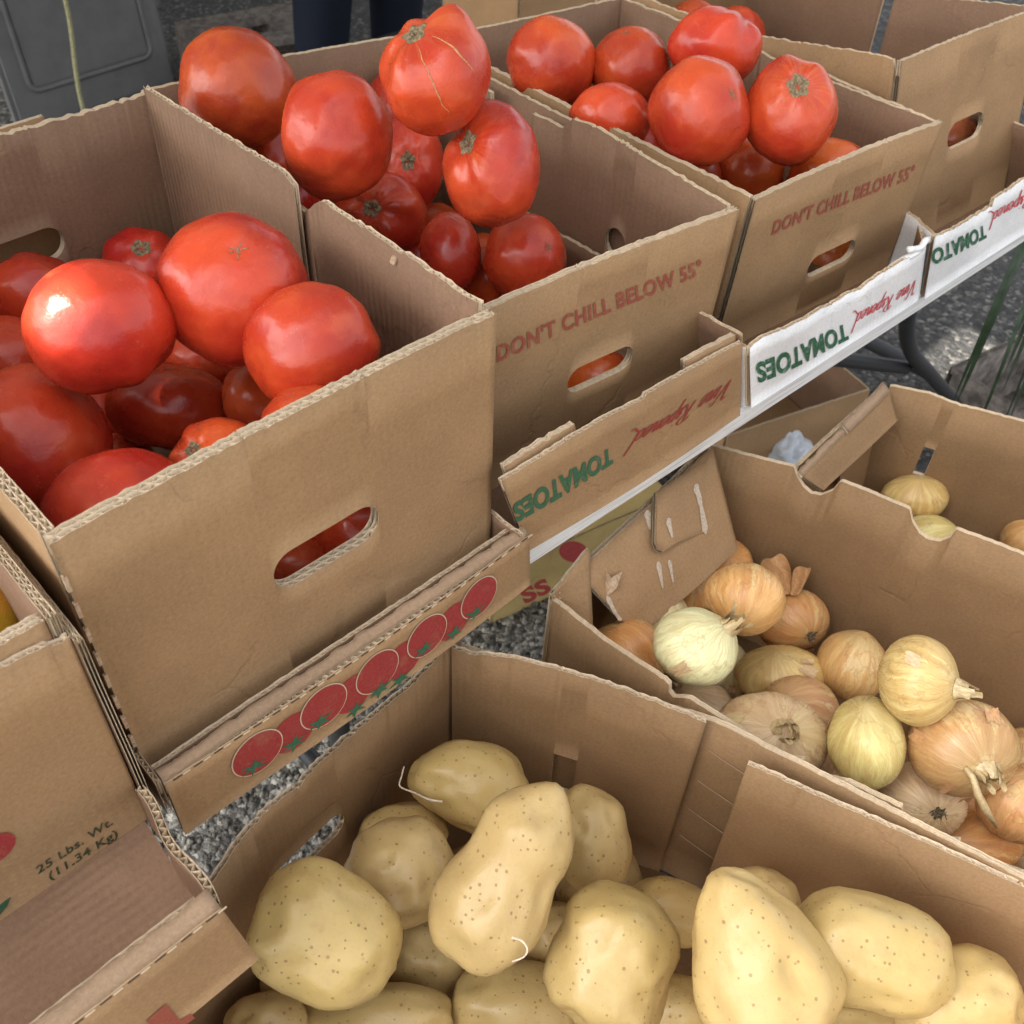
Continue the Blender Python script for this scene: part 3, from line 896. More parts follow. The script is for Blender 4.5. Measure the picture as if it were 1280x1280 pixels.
# loose gravel under the table
def gravel():
    ico = bmesh.new(); bmesh.ops.create_icosphere(ico, subdivisions=1, radius=1)
    bv = np.array([v.co[:] for v in ico.verts]); bf = np.array([[v.index for v in f.verts] for f in ico.faces]); ico.free()
    r = np.random.RandomState(3); n = 15000
    x = r.uniform(-.15, 1.25, n); y = r.uniform(-.25, 1.15, n); s = np.exp(r.normal(math.log(.0038), .36, n))
    keep = (x < 1.05 + .15 * r.randn(n)); x, y, s = x[keep], y[keep], s[keep]; n = len(x)
    q = r.normal(size=(n, 3, 3)); q, _ = np.linalg.qr(q)
    sc = np.stack([s * r.uniform(.8, 1.5, n), s * r.uniform(.7, 1.1, n), s * r.uniform(.5, .9, n)], 1)
    jit = 1 + .22 * r.uniform(-1, 1, (n, len(bv), 1))
    V = np.einsum('nij,nvj->nvi', q, bv[None] * sc[:, None] * jit) + np.stack([x, y, np.full(n, ZG) + s * .45], 1)[:, None]
    F = (bf[None] + (np.arange(n) * len(bv))[:, None, None]).reshape(-1, 3)
    me = bpy.data.meshes.new('gravel'); me.from_pydata(V.reshape(-1, 3).tolist(), [], F.tolist())
    cols = [(.20, .19, .165), (.15, .14, .12), (.11, .105, .09), (.27, .255, .22)]
    for k, c in enumerate(cols): me.materials.append(flat_mat('gravel_stone', c, .85, .3, .3, 120))
    mi = r.choice(4, n, p=[.34, .34, .2, .12])
    me.polygons.foreach_set('material_index', np.repeat(mi, len(bf)).astype(np.int32)); me.update()
    o = bpy.data.objects.new('gravel', me); COL.objects.link(o); tag(o, 'loose grey gravel scattered on the ground under the table', None, None, 'stuff')
gravel()

# ---- folding table ---------------------------------------------------------
ZT = -.2308
tb = empty('folding_table', (.45, .35, ZG), 'long white folding table carrying the row of tomato cartons', 'table')
TY = lambda x: -.0135 - .0319 * (x - .337)          # the front edge of the table runs very slightly askew
MT = Matrix.Translation((.337, -.0135, 0)) @ Matrix.Rotation(-.0319, 4, 'Z')
q = MB(); q.box((-.90, 0, ZT - .0255), (1.0, .76, ZT), .0035, MT); q.build('tabletop', M_TABLE, tb)
q = MB(); q.box((-.86, .05, ZT - .048), (.96, .07, ZT - .0257), 0, MT); q.build('apron', M_STEEL, tb)
def leg(pts, r=.0135): 
    q = MB(); q.tube(smooth_path(pts, 6), r, 12); return q.build('leg', M_STEEL, tb, True)
leg([(1.262, .10, ZT - .024), (1.262, .10, -.36), (1.272, .10, -.47), (1.34, .10, -.57), (1.47, .10, -.68), (1.70, .10, -.87), (1.80, .10, ZG + .014)], .0125)
leg([(1.262, .60, ZT - .024), (1.262, .60, -.36), (1.272, .60, -.47), (1.34, .60, -.57), (1.47, .60, -.68), (1.70, .60, -.87), (1.80, .60, ZG + .014)], .017)
leg([(.255, .20, ZT - .024), (.258, .20, -.6), (.262, .20, ZG + .014)])
leg([(.255, .56, ZT - .024), (.258, .56, -.6), (.262, .56, ZG + .014)])
q = MB(); q.tube([(.62, .115, ZT - .03), (.85, .115, -.345), (1.40, .118, -.645)], .012, 10); q.build('brace', M_STEEL, tb, True)
q = MB(); q.tube([(.262, .20, -.84), (.262, .56, -.84)], .012, 10); q.build('crossbar', M_STEEL, tb, True)
q = MB(); q.tube([(1.47, .10, -.68), (1.47, .60, -.68)], .013, 10); q.build('crossbar', M_STEEL, tb, True)

# ---- tomato carton, front left ---------------------------------------------
GT = 'brown tomato cartons in a row on the table'
def rect_bottom(r, c, z, mats=None, name='bottom_panel'):
    slab(name, r, [Z(c[0], z), Z(c[1], z)], [Z(c[3], z), Z(c[2], z)], mats or [M_INF, M_OUT, M_EDGE], th=.004, layers=1)

A_ = [(0, -.001), (.303, .001), (.309, .445), (-.003, .43)]
r, _ = carton('tomato_carton', 'large unprinted brown carton of tomatoes nearest the viewer, one oval hand hole in front', 'carton', *A_, 0, -.2262, GT)
zb = -.2262
bowf = lambda s, t: -.004 * 4 * s * (1 - s) * t
slab('front_panel', r, [(.002, .001, zb), (.303, .001, zb)], [(0, -.001, 0), (.303, .001, 0)], th=.0084, pitch=.0078, seed=1, bow=bowf,
     holes=[dict(px=[(341, 716), (474, 652)], h=.031)], rag=.0008)
# side wall towards the next carton: outer sheet and two inner flaps with a chamfered slit between
slab('side_panel', r, [(.303, .0100, zb), (.309, .437, zb)], [(.303, .0100, 0), (.309, .437, 0)], layers=1, th=.0040, seed=2,
     prof_px=[(618, 389), (404, 250), (386, 262), (380, 300), (372, 250), (352, 208), (192, 112)], rag=.0010)
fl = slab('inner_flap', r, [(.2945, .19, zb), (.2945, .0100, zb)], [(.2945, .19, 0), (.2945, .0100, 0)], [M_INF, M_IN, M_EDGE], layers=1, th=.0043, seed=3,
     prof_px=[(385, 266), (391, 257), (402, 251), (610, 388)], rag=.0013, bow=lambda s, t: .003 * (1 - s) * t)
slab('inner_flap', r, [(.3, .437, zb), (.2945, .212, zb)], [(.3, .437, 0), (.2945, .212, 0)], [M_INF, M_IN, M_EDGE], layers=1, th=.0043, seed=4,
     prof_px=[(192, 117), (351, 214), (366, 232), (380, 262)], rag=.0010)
slab('side_panel', r, [(-.003, .422, zb), (.0025, .0085, zb)], [(-.003, .422, 0), (0, .0095, 0)], th=.0075, pitch=.0078, seed=5, rag=.0008)
slab('back_panel', r, [(.309, .445, zb), (-.003, .43, zb)], [(.309, .445, 0), (-.003, .43, 0)], th=.0065, pitch=.0075, seed=6, rag=.0012,
     holes=[dict(px=[(-110, 352), (78, 304)], h=.030)], prof_px=[(186, 112), (150, 125), (132, 128), (100, 139), (0, 166), (-120, 200)])
slab('hand_hole_flap', r, [(-.16, .462, -.20), (.22, .470, -.20)], [(-.16, .4535, -.004), (.22, .462, -.004)], [M_OUT, M_OUT, M_EDGE], layers=1, th=.004, seed=7)
rect_bottom(r, [(.0105, .0105), (.290, .0105), (.300, .436), (.005, .424)], zb + .0042)
mbp = MB()
for k in range(9):      # slit-scored corner fold
    z0 = -.025 - k * .021
    mbp.box((-.0006, -.0012, z0 - .011), (.0016, .0016, z0))
mbp.build('score_tab', M_TORN, r)
# crate-like torn bit on the rim
q = MB(); q.box((-.005, -.002, -.003), (.006, .0025, .0035), .0008, Matrix.Translation((.2955, .0945, .0008)) @ Matrix.Rotation(.5, 4, 'Z') @ Matrix.Rotation(.4, 4, 'X')); q.build('torn_tab', M_TORN, r)

# ---- tomato carton, second ----------------------------------------------------
def words(P, name, txt, q00, q10, q01, q11, mat, bold=.03, shear=0.0, cap=True, lift=.0007):
    V, F = text2d(txt, bold, shear, 1.07)
    ys = [v[1] for v in V]
    return P.decal(name, fit(V, *[P.px(*k) for k in (q00, q10, q01, q11)], ylo=0 if cap else None, yhi=None), F, mat, lift)
z1 = -.035
B_ = [(.312, .049), (.597, .019), (.628, .486), (.335, .52)]
r, _ = carton('tomato_carton', 'second brown carton of tomatoes with red warning print and two tomatoes behind its hand hole', 'carton', *B_, z1, zb, GT)
bot = [(.313, .056), (.6, .029), (.63, .486), (.335, .52)]
P = slab('front_panel', r, [Z(bot[0], zb), Z(bot[1], zb)], [Z(B_[0], z1), Z(B_[1], z1)], th=.0066, pitch=.0074, seed=11, bow=bowf, holes=[dict(px=[(709, 484), (791, 440)], h=.026)], rag=.0008)
words(P, 'lettering', "DON'T CHILL BELOW 55\u00b0", (621, 452), (880, 341), (617, 433), (875, 323), M_RED2, .032, .18)
slab('side_panel', r, [Z((.6, .036), zb), Z((.63, .480), zb)], [Z((.5975, .026), z1), Z((.628, .480), z1)], layers=1, th=.0040, seed=12, rag=.001, bow=lambda s, t: .004 * 4 * s * (1 - s) * t)
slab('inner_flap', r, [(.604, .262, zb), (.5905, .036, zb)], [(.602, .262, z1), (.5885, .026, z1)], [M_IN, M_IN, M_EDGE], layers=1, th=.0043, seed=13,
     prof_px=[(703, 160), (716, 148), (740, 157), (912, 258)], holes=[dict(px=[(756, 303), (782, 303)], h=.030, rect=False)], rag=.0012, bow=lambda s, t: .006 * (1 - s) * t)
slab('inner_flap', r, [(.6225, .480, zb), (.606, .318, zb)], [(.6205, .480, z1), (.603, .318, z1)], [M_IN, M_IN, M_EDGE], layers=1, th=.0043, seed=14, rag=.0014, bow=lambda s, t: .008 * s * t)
slab('side_panel', r, [Z((.335, .514), zb), Z((.314, .063), zb)], [Z((.335, .514), z1), Z((.313, .056), z1)], layers=1, th=.0045, seed=15)
slab('back_panel', r, [Z(bot[2], zb), Z(bot[3], zb)], [Z(B_[2], z1), Z(B_[3], z1)], th=.0055, seed=16, prof_px=[(508, 42), (400, 60), (300, 78), (217, 103)])
rect_bottom(r, [(.32, .064), (.592, .036), (.62, .48), (.342, .512)], zb + .0042)

# ---- tomato carton, third ------------------------------------------------------
z2 = -.045
C_ = [(.638, .03), (.917, .005), (.931, .446), (.66, .487)]
r, _ = carton('tomato_carton', 'third brown carton of tomatoes, fully readable red warning print, standing in a white lid', 'carton', *C_, z2, zb, GT)
bot = [(.652, .046), (.938, .020), (.94, .446), (.66, .487)]
P = slab('front_panel', r, [Z(bot[0], zb), Z(bot[1], zb)], [Z(C_[0], z2), Z(C_[1], z2)], th=.0055, seed=21, bow=bowf, holes=[dict(px=[(1009, 339), (1069, 307)], h=.026)], rag=.0008)
words(P, 'lettering', "DON'T CHILL BELOW 55\u00b0", (964, 293), (1142, 222), (966, 276), (1144, 205), M_RED2, .032, .18)
slab('side_panel', r, [Z((.938, .027), zb), Z((.94, .440), zb)], [Z((.9173, .012), z2), Z((.931, .440), z2)], layers=1, th=.0045, seed=22, prof_px=[(1172, 151), (1000, 78), (986, 71), (980, 78), (955, 64), (778, -4)], rag=.001)
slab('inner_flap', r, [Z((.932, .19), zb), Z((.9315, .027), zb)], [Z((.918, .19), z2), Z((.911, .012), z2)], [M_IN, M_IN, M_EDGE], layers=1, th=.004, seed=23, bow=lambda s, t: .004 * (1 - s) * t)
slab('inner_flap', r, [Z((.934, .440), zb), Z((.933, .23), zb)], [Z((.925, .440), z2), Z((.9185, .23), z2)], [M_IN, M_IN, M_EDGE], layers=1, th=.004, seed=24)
slab('side_panel', r, [Z((.66, .481), zb), Z((.6525, .053), zb)], [Z((.66, .481), z2), Z((.6385, .037), z2)], layers=2, th=.0055, seed=25, rag=.001)
slab('back_panel', r, [Z(bot[2], zb), Z(bot[3], zb)], [Z(C_[2], z2), Z(C_[3], z2)], th=.005, seed=26)
rect_bottom(r, [(.66, .054), (.93, .027), (.932, .44), (.667, .48)], zb + .0042)

# ---- tomato carton, fourth ------------------------------------------------------
z3 = -.01
D_ = [(.931, .073), (1.212, .056), (1.216, .46), (.945, .50)]
r, _ = carton('tomato_carton', 'fourth and farthest brown carton, plain front, one tomato in its hand hole', 'carton', *D_, z3, zb, GT)
bot = [(.945, .035), (1.222, .020), (1.22, .46), (.95, .50)]
slab('front_panel', r, [Z(bot[0], zb), Z(bot[1], zb)], [Z(D_[0], z3), Z(D_[1], z3)], th=.005, seed=31, bow=bowf, holes=[dict(px=[(1184, 177), (1229, 149)], h=.030)], rag=.0008)
slab('side_panel', r, [(.951, .494, zb), (.946, .044, zb)], [(.945, .494, z3), (.9315, .081, z3)], [M_OUT, M_IN, M_EDGE], layers=1, th=.004, seed=32,
     prof_px=[(935, 44), (955, 46), (1000, 54), (1103, 70), (1116, 74), (1123, 112)], rag=.001, bow=lambda s, t: .006 * math.sin(6 * s) * t)
slab('inner_flap', r, [(1.215, .235, zb), (1.217, .025, zb)], [(1.210, .235, z3), (1.207, .062, z3)], [M_IN, M_OUT, M_EDGE], layers=1, th=.004, seed=33, prof_px=[(1115, -6), (1200, 0), (1280, 7), (1299, 11)], rag=.001)
slab('inner_flap', r, [(1.214, .452, zb), (1.215, .250, zb)], [(1.210, .452, z3), (1.210, .250, z3)], [M_IN, M_OUT, M_EDGE], layers=1, th=.004, seed=34, rag=.001)
slab('back_panel', r, [Z(bot[2], zb), Z(bot[3], zb)], [Z(D_[2], z3), Z(D_[3], z3)], [M_OUT, M_OUT, M_EDGE], th=.005, seed=36)
rect_bottom(r, [(.952, .042), (1.21, .027), (1.21, .452), (.957, .492)], zb + .0042)

# ---- carton of orange tomatoes on the left -----------------------------------------
z4 = -.040; z4b = -.2257
r, _ = carton('tomato_carton', 'brown carton of orange tomatoes at the left edge printed with its weight in dark green', 'carton', (-.36, -.022), (-.0125, -.022), (-.0125, .36), (-.36, .36), z4, z4b, GT)
P = slab('front_panel', r, [(-.36, -.022, z4b), (-.0125, -.022, z4b)], [(-.36, -.022, z4), (-.0125, -.022, z4)], [M_OUT, M_IN, M_EDGE], th=.0042, layers=1, seed=41,
     prof_px=[(0, 836), (58, 806), (64, 808), (78, 803), (82, 797), (94, 793)], rag=.0008)
words(P, 'lettering', '25 Lbs. Wt.', (47, 1092), (141, 1029), (44, 1083), (138, 1020), M_DGREEN, .02)
words(P, 'lettering', '(11.34 Kg)', (62, 1099), (147, 1044), (59, 1090), (144, 1035), M_DGREEN, .02)
def disc(P, c, rad, n=40, sq=1.0): 
    return [(c[0] + rad * math.cos(2 * math.pi * i / n), c[1] + rad * sq * math.sin(2 * math.pi * i / n)) for i in range(n)], [tuple(range(n))]
cc = P.px(-9, 1062); P.decal('printed_tomato', *disc(P, cc, .012), M_RED)
cc = P.px(-6, 1148); P.decal('printed_leaf', [(cc[0] - .012, cc[1] - .006), (cc[0] + .008, cc[1] + .004), (cc[0] + .0125, cc[1] + .0105), (cc[0] - .01, cc[1] + .009)], [(0, 1, 2, 3)], M_GREEN)
slab('inner_flap', r, [(-.36, -.0172, z4b), (-.0190, -.0172, z4b)], [(-.36, -.0172, -.029), (-.0190, -.0172, -.029)], [M_OUT, M_IN, M_EDGE], th=.0075, layers=2, seed=42, rag=.001)
slab('side_panel', r, [(-.0130, -.0175, z4b), (-.0130, .355, z4b)], [(-.0130, -.0175, -.028), (-.0130, .355, -.028)], th=.0055, seed=43, rag=.001)
slab('side_panel', r, [(-.0072, -.0262, z4b), (-.0072, .355, z4b)], [(-.0072, -.0262, -.0445), (-.0072, .355, -.028)], th=.0042, layers=2, seed=44, rag=.001)
slab('side_panel', r, [(-.36, .355, z4b), (-.36, -.0172, z4b)], [(-.36, .355, z4), (-.36, -.0172, z4)], th=.005, seed=45)
slab('back_panel', r, [(-.0125, .36, z4b), (-.36, .36, z4b)], [(-.0125, .36, z4), (-.36, .36, z4)], th=.0045, layers=1, seed=46)
rect_bottom(r, [(-.354, -.009), (-.0195, -.009), (-.0195, .354), (-.354, .354)], z4b + .0042)

# ---- lids used as trays ---------------------------------------------------------------
GLID = 'upturned carton lids under the tomato cartons'
def lid(label, loc): return empty('carton_lid', loc, label, 'carton lid', GLID)
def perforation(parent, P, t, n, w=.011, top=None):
    slit = MB(); tab = MB()  # slit quads are painted shade, tab quads are pale torn board
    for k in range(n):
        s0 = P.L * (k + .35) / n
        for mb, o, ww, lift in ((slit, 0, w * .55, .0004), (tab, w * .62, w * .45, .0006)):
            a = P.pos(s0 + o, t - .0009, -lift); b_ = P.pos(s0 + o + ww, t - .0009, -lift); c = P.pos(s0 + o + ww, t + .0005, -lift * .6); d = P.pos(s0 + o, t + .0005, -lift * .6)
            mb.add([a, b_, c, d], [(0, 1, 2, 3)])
    slit.build('perforation_shade', M_SLIT_SHADE, parent); tab.build('perforation_tab', M_EDGE, parent)
def rolled(parent, p0, p1, w, dz, seed):
    """the fold over the top of a lid's front edge"""
    a0, a1 = np.array(p0), np.array(p1)
    b0, b1 = a0 + np.array([0, w, dz]), a1 + np.array([0, w, dz])
    return slab('rolled_edge', parent, [a0, a1], [b0, b1], [M_ROLL, M_IN, M_EDGE], th=.0022, layers=1, seed=seed, rag=.0014, rows=3)
# A: tomatoes printed along it
r = lid('brown lid with a row of red tomatoes printed along it under the front carton', (.16, -.03, -.2305))
P = slab('front_lip', r, [(.002, -.0315, -.2545), (.319, -.0315, -.2510)], [(.002, -.0300, -.1915), (.316, -.0300, -.1905)], [M_OUT, M_IN, M_EDGE], th=.0042, layers=1, seed=51, rag=.0004, bow=lambda s, t: .003 * math.sin(3.1 * s))
rolled(r, (.002, -.0300, -.1908), (.316, -.0300, -.1898), .0095, .0025, 52)
slab('inner_lip', r, [(.002, -.0165, -.226), (.312, -.0165, -.226)], [(.002, -.0165, -.191), (.312, -.0165, -.190)], [M_IN, M_IN, M_EDGE], th=.0035, layers=1, seed=53)
slab('side_panel', r, [(-.0022, .43, -.2302), (-.0022, -.026, -.2302)], [(-.0022, .43, -.187), (-.0022, -.026, -.192)], [M_IN, M_IN, M_EDGE], th=.0036, layers=1, seed=54)
slab('side_panel', r, [(.3108, -.028, -.2302), (.3108, .43, -.2302)], [(.3108, -.028, -.187), (.3108, .43, -.185)], th=.0036, layers=1, seed=55, rag=.001)
slab('base', r, [(.0, -.015, -.2265), (.309, -.015, -.2265)], [(.0, .44, -.2265), (.309, .44, -.2265)], [M_INF, M_OUT, M_EDGE], th=.0038, layers=1, seed=56)
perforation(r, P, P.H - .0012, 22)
front = [(321, 940), (404, 882), (471, 839), (533, 794), (598, 746)]; rear = [(366, 915), (441, 866), (504, 824), (567, 776)]
st_f = [(316, 957), (398, 901), (473, 861), (529, 810), (592, 765)]; st_r = [(367, 929), (444, 886), (500, 848), (567, 791)]
def star(P, c, rad, rng):
    V = []; n = 12
    for i in range(n):
        a = 2 * math.pi * i / n + .3; rr = rad * (1.0 if i % 2 == 0 else .36) * rng.uniform(.8, 1.15)
        V.append((c[0] + rr * math.cos(a) * 1.15, c[1] + rr * math.sin(a) * .8))
    return V, [tuple(range(n))]
rs = random.Random(5)
for px_ in rear: P.decal('printed_tomato', *disc(P, P.px(*px_), .0172, 40, 1.08), M_RED, .0005)
for px_ in st_r: P.decal('printed_calyx', *star(P, P.px(*px_), .0100, rs), M_GREEN, .0008)
for px_ in front:
    P.decal('printed_outline', *disc(P, P.px(*px_), .0193, 40, 1.06), M_CREAM, .0010)
    P.decal('printed_tomato', *disc(P, P.px(*px_), .0184, 40, 1.06), M_RED, .0013)
for px_ in st_f: P.decal('printed_calyx', *star(P, P.px(*px_), .0104, rs), M_GREEN, .0016)

def lidwords(P, tq, sq, tomtxt, scr, mg, mr):
    V, F = text2d(tomtxt, .042, .0, 1.03)
    # heavy display letters that swell towards the middle of the word
    xs = [v[0] for v in V]; x0, x1 = min(xs), max(xs); h = max(v[1] for v in V)
    V = [(x, y + .16 * h * math.sin(math.pi * (x - x0) / (x1 - x0)) * (y / h - .5)) for x, y in V]
    P.decal('lettering', fit(V, *[P.px(*k) for k in tq]), F, mg, .0008)
    V, F = script2d(scr)
    P.decal('script_lettering', fit(V, *[P.px(*k) for k in sq], ylo=0, yhi=1), F, mr, .0008)
# B
r = lid('brown lid printed upside down in green and red script under the second carton', (.44, -.03, -.2305))
P = slab('front_lip', r, [(.330, -.0172, -.2296), (.602, -.0262, -.2296)], [(.2945, -.0172, -.129), (.5735, -.0262, -.1325)], [M_OUT, M_IN, M_EDGE], th=.0040, layers=1, seed=61,
         prof_px=[(626, 602), (707, 552), (709, 550), (760, 521), (806, 498), (808, 493), (855, 466), (927, 428)], rag=.0007, bow=lambda s, t: .003 * math.sin(3.1 * s))
lidwords(P, ((764, 556), (640, 628), (766, 580), (645, 655)), ((914, 474), (783, 546), (905, 497), (779, 565)), 'TOMATOES', 'Vine Ripened', M_GREEN, M_RED)
slab('inner_lip', r, [(.335, -.0126, -.226), (.41, -.0150, -.226)], [(.303, -.0105, -.124), (.376, -.0125, -.1235)], [M_OUT, M_IN, M_EDGE], th=.005, layers=2, seed=62, rag=.0016)
slab('inner_lip', r, [(.53, -.0192, -.226), (.597, -.0213, -.226)], [(.503, -.0175, -.124), (.570, -.0195, -.1265)], [M_OUT, M_IN, M_EDGE], th=.005, layers=2, seed=63, rag=.0012)
slab('side_panel', r, [(.607, -.0215, -.2302), (.615, .43, -.2302)], [(.579, -.0215, -.128), (.611, .43, -.15)], [M_OUT, M_IN, M_EDGE], th=.0036, layers=1, seed=64, rag=.001)
slab('base', r, [(.330, -.006, -.2265), (.602, -.014, -.2265)], [(.316, .44, -.2265), (.609, .44, -.2265)], [M_INF, M_OUT, M_EDGE], th=.0038, layers=1, seed=65)
# C and D: white coated board
r = lid('battered white lid printed upside down under the third carton', (.75, -.03, -.2305))
P = slab('front_lip', r, [(.6185, -.0268, -.2296), (.915, -.0362, -.2296)], [(.5885, -.0262, -.147), (.873, -.0362, -.145)], [M_WHITE, M_IN, M_EDGE], th=.0040, layers=1, seed=71,
         prof_px=[(938, 434), (955, 421), (990, 407), (1030, 384), (1040, 381), (1060, 367), (1075, 362), (1100, 343), (1122, 330), (1146, 316)], rag=.0012, bow=lambda s, t: .004 * math.sin(9 * s) * t)
lidwords(P, ((1057, 402), (943, 452), (1061, 425), (947, 481)), ((1144, 350), (1063, 396), (1142, 367), (1063, 412)), 'TOMATOES', 'Vine Ripened', M_WGREEN, M_WRED)
slab('side_panel', r, [(.6175, .43, -.2302), (.6145, -.0225, -.2302)], [(.6185, .43, -.15), (.5850, -.0225, -.146)], [M_WHITE, M_IN, M_EDGE], th=.0036, layers=1, seed=73, rag=.0015)
slab('side_panel', r, [(.919, -.032, -.2302), (.940, .0, -.2302)], [(.880, -.032, -.146), (.926, .0, -.148)], [M_IN, M_IN, M_EDGE], th=.0036, layers=1, seed=74, rag=.0015)
slab('base', r, [(.623, -.017, -.2265), (.915, -.026, -.2265)], [(.625, .44, -.2265), (.93, .44, -.2265)], [M_INF, M_OUT, M_EDGE], th=.0038, layers=1, seed=75)
q = MB()   # the torn, rolled strip of white board on its corner
q.tube(smooth_path([uy(1113, 335, -.030), uy(1128, 325, -.034), uy(1143, 317, -.038), uy(1150, 312, -.036)], 5), .0036, 8)
q.build('torn_strip', M_WHITE, r, True)
r = lid('white lid with cut off green and red print at the far end of the table', (1.07, -.03, -.2305))
P = slab('front_lip', r, [(.920, -.0392, -.2296), (1.232, -.0482, -.2296)], [(.876, -.0390, -.139), (1.195, -.0479, -.129)], [M_WHITE, M_IN, M_EDGE], th=.0040, layers=1, seed=81,
         prof_px=[(1157, 300), (1180, 292), (1210, 276), (1240, 258), (1243, 249), (1262, 237), (1280, 224)], rag=.0014, bow=lambda s, t: .004 * math.sin(8 * s + 1) * t)
lidwords(P, ((1231, 279), (1163, 311), (1233, 298), (1165, 333)), ((1290, 239), (1233, 271), (1291, 254), (1235, 284)), 'TOMATO', 'Ripened', M_WGREEN, M_WRED)
slab('side_panel', r, [(.945, .03, -.2302), (.926, -.035, -.2302)], [(.938, .03, -.152), (.884, -.035, -.139)], [M_WHITE, M_IN, M_EDGE], th=.0036, layers=1, seed=82, rag=.0015)
slab('side_panel', r, [(1.234, -.0428, -.2302), (1.240, .43, -.2302)], [(1.200, -.0428, -.131), (1.234, .43, -.150)], [M_OUT, M_IN, M_EDGE], th=.0036, layers=1, seed=83)
slab('base', r, [(.945, -.030, -.2265), (1.229, -.0382, -.2265)], [(.945, .44, -.2265), (1.234, .44, -.2265)], [M_INF, M_OUT, M_EDGE], th=.0038, layers=1, seed=84)
q = MB(); q.tube(smooth_path([uy(1136, 312, -.036), uy(1150, 310, -.038), uy(1158, 300, -.036), uy(1172, 302, -.035)], 4), [.0035] * 12 + [.002], 7); q.build('torn_strip', M_WHITE, r, True)
# F: the empty part of a lid pulled forward on the left
r = lid('empty brown lid pulled forward at the lower left, dashes punched along its lip', (-.20, -.06, -.2305))
P = slab('front_lip', r, [(-.42, -.1350, -.2500), (-.0085, -.1325, -.2500)], [(-.42, -.1280, -.1800), (-.0165, -.1250, -.1800)], [M_OUT, M_IN, M_EDGE], th=.0040, layers=1, seed=91, rag=.0004)
rolled(r, (-.42, -.1278, -.1795), (-.0165, -.1248, -.1795), .0125, .0025, 92)
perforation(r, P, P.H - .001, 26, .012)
sq_ = [P.px(*k) for k in ((182, 1275), (206, 1254), (224, 1274), (238, 1266), (243, 1272), (228, 1282), (215, 1296), (203, 1303))]
P.decal('lettering', sq_, [tuple(range(8))[::-1]], M_RED2, .0007)
slab('inner_lip', r, [(-.42, -.1158, -.2262), (-.024, -.1128, -.2262)], [(-.42, -.1158, -.1790), (-.024, -.1128, -.1790)], [M_IN, M_IN, M_EDGE], th=.003, layers=1, seed=93)
slab('side_panel', r, [(-.0155, -.1225, -.2302), (-.0100, -.0275, -.2302)], [(-.0155, -.1225, -.180), (-.0100, -.0275, -.181)], [M_OUT, M_IN, M_EDGE], th=.0052, layers=1, seed=94, rag=.0016, bow=lambda s, t: .002 * math.sin(9 * s))
slab('base', r, [(-.0208, -.112, -.2262), (-.0156, -.025, -.2262), (-.0156, .37, -.2262)], [(-.42, -.112, -.2262), (-.42, -.025, -.2262), (-.42, .37, -.2262)], [M_INF, M_OUT, M_EDGE], th=.004, layers=1, seed=95)

# ---- potato carton ------------------------------------------------------------------------
zr, zf = -.30, -.56
r = empty('potato_carton', (.17, -.38, zf), 'open brown carton heaped with potatoes at the bottom of the picture', 'carton')
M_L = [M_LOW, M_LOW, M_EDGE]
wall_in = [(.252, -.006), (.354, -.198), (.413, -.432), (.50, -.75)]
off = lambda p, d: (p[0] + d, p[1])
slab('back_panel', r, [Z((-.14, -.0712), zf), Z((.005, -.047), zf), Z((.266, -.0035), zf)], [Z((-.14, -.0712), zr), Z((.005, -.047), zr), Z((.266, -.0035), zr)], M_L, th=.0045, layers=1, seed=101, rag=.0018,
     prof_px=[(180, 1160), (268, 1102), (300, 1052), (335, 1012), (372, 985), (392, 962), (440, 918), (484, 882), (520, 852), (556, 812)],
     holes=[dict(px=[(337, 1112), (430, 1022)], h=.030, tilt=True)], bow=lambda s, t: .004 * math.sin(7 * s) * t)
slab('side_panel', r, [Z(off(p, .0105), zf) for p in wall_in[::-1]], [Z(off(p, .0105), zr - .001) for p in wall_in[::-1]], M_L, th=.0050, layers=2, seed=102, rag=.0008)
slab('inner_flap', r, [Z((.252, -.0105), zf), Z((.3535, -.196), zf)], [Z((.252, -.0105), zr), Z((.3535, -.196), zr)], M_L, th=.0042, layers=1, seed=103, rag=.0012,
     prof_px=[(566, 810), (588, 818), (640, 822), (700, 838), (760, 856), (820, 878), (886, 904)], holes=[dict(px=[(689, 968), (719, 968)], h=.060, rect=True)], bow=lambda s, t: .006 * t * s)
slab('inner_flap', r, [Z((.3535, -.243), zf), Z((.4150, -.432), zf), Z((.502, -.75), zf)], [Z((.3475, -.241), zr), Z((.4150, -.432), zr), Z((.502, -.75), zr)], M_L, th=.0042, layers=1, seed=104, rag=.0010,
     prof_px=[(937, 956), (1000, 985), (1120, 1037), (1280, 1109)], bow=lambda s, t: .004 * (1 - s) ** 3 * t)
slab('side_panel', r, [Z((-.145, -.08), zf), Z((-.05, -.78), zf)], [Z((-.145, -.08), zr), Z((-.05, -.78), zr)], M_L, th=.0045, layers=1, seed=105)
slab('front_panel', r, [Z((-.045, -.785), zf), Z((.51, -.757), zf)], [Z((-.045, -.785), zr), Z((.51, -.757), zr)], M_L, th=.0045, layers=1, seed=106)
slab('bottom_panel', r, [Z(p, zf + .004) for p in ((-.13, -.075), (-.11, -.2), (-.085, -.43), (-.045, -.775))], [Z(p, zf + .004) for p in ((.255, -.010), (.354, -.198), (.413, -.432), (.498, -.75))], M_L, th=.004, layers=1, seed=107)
for k in range(4):      # score lines across the gap between the flaps
    a = np.array([.3595, -.202, -.340 - .048 * k]); b_ = np.array([.3655, -.238, -.343 - .048 * k])
    q = MB(); q.tube([a + np.array([.0004, 0, 0]), b_ + np.array([.0004, 0, 0])], .0004, 5); q.build('score_line', M_ROLL, r)

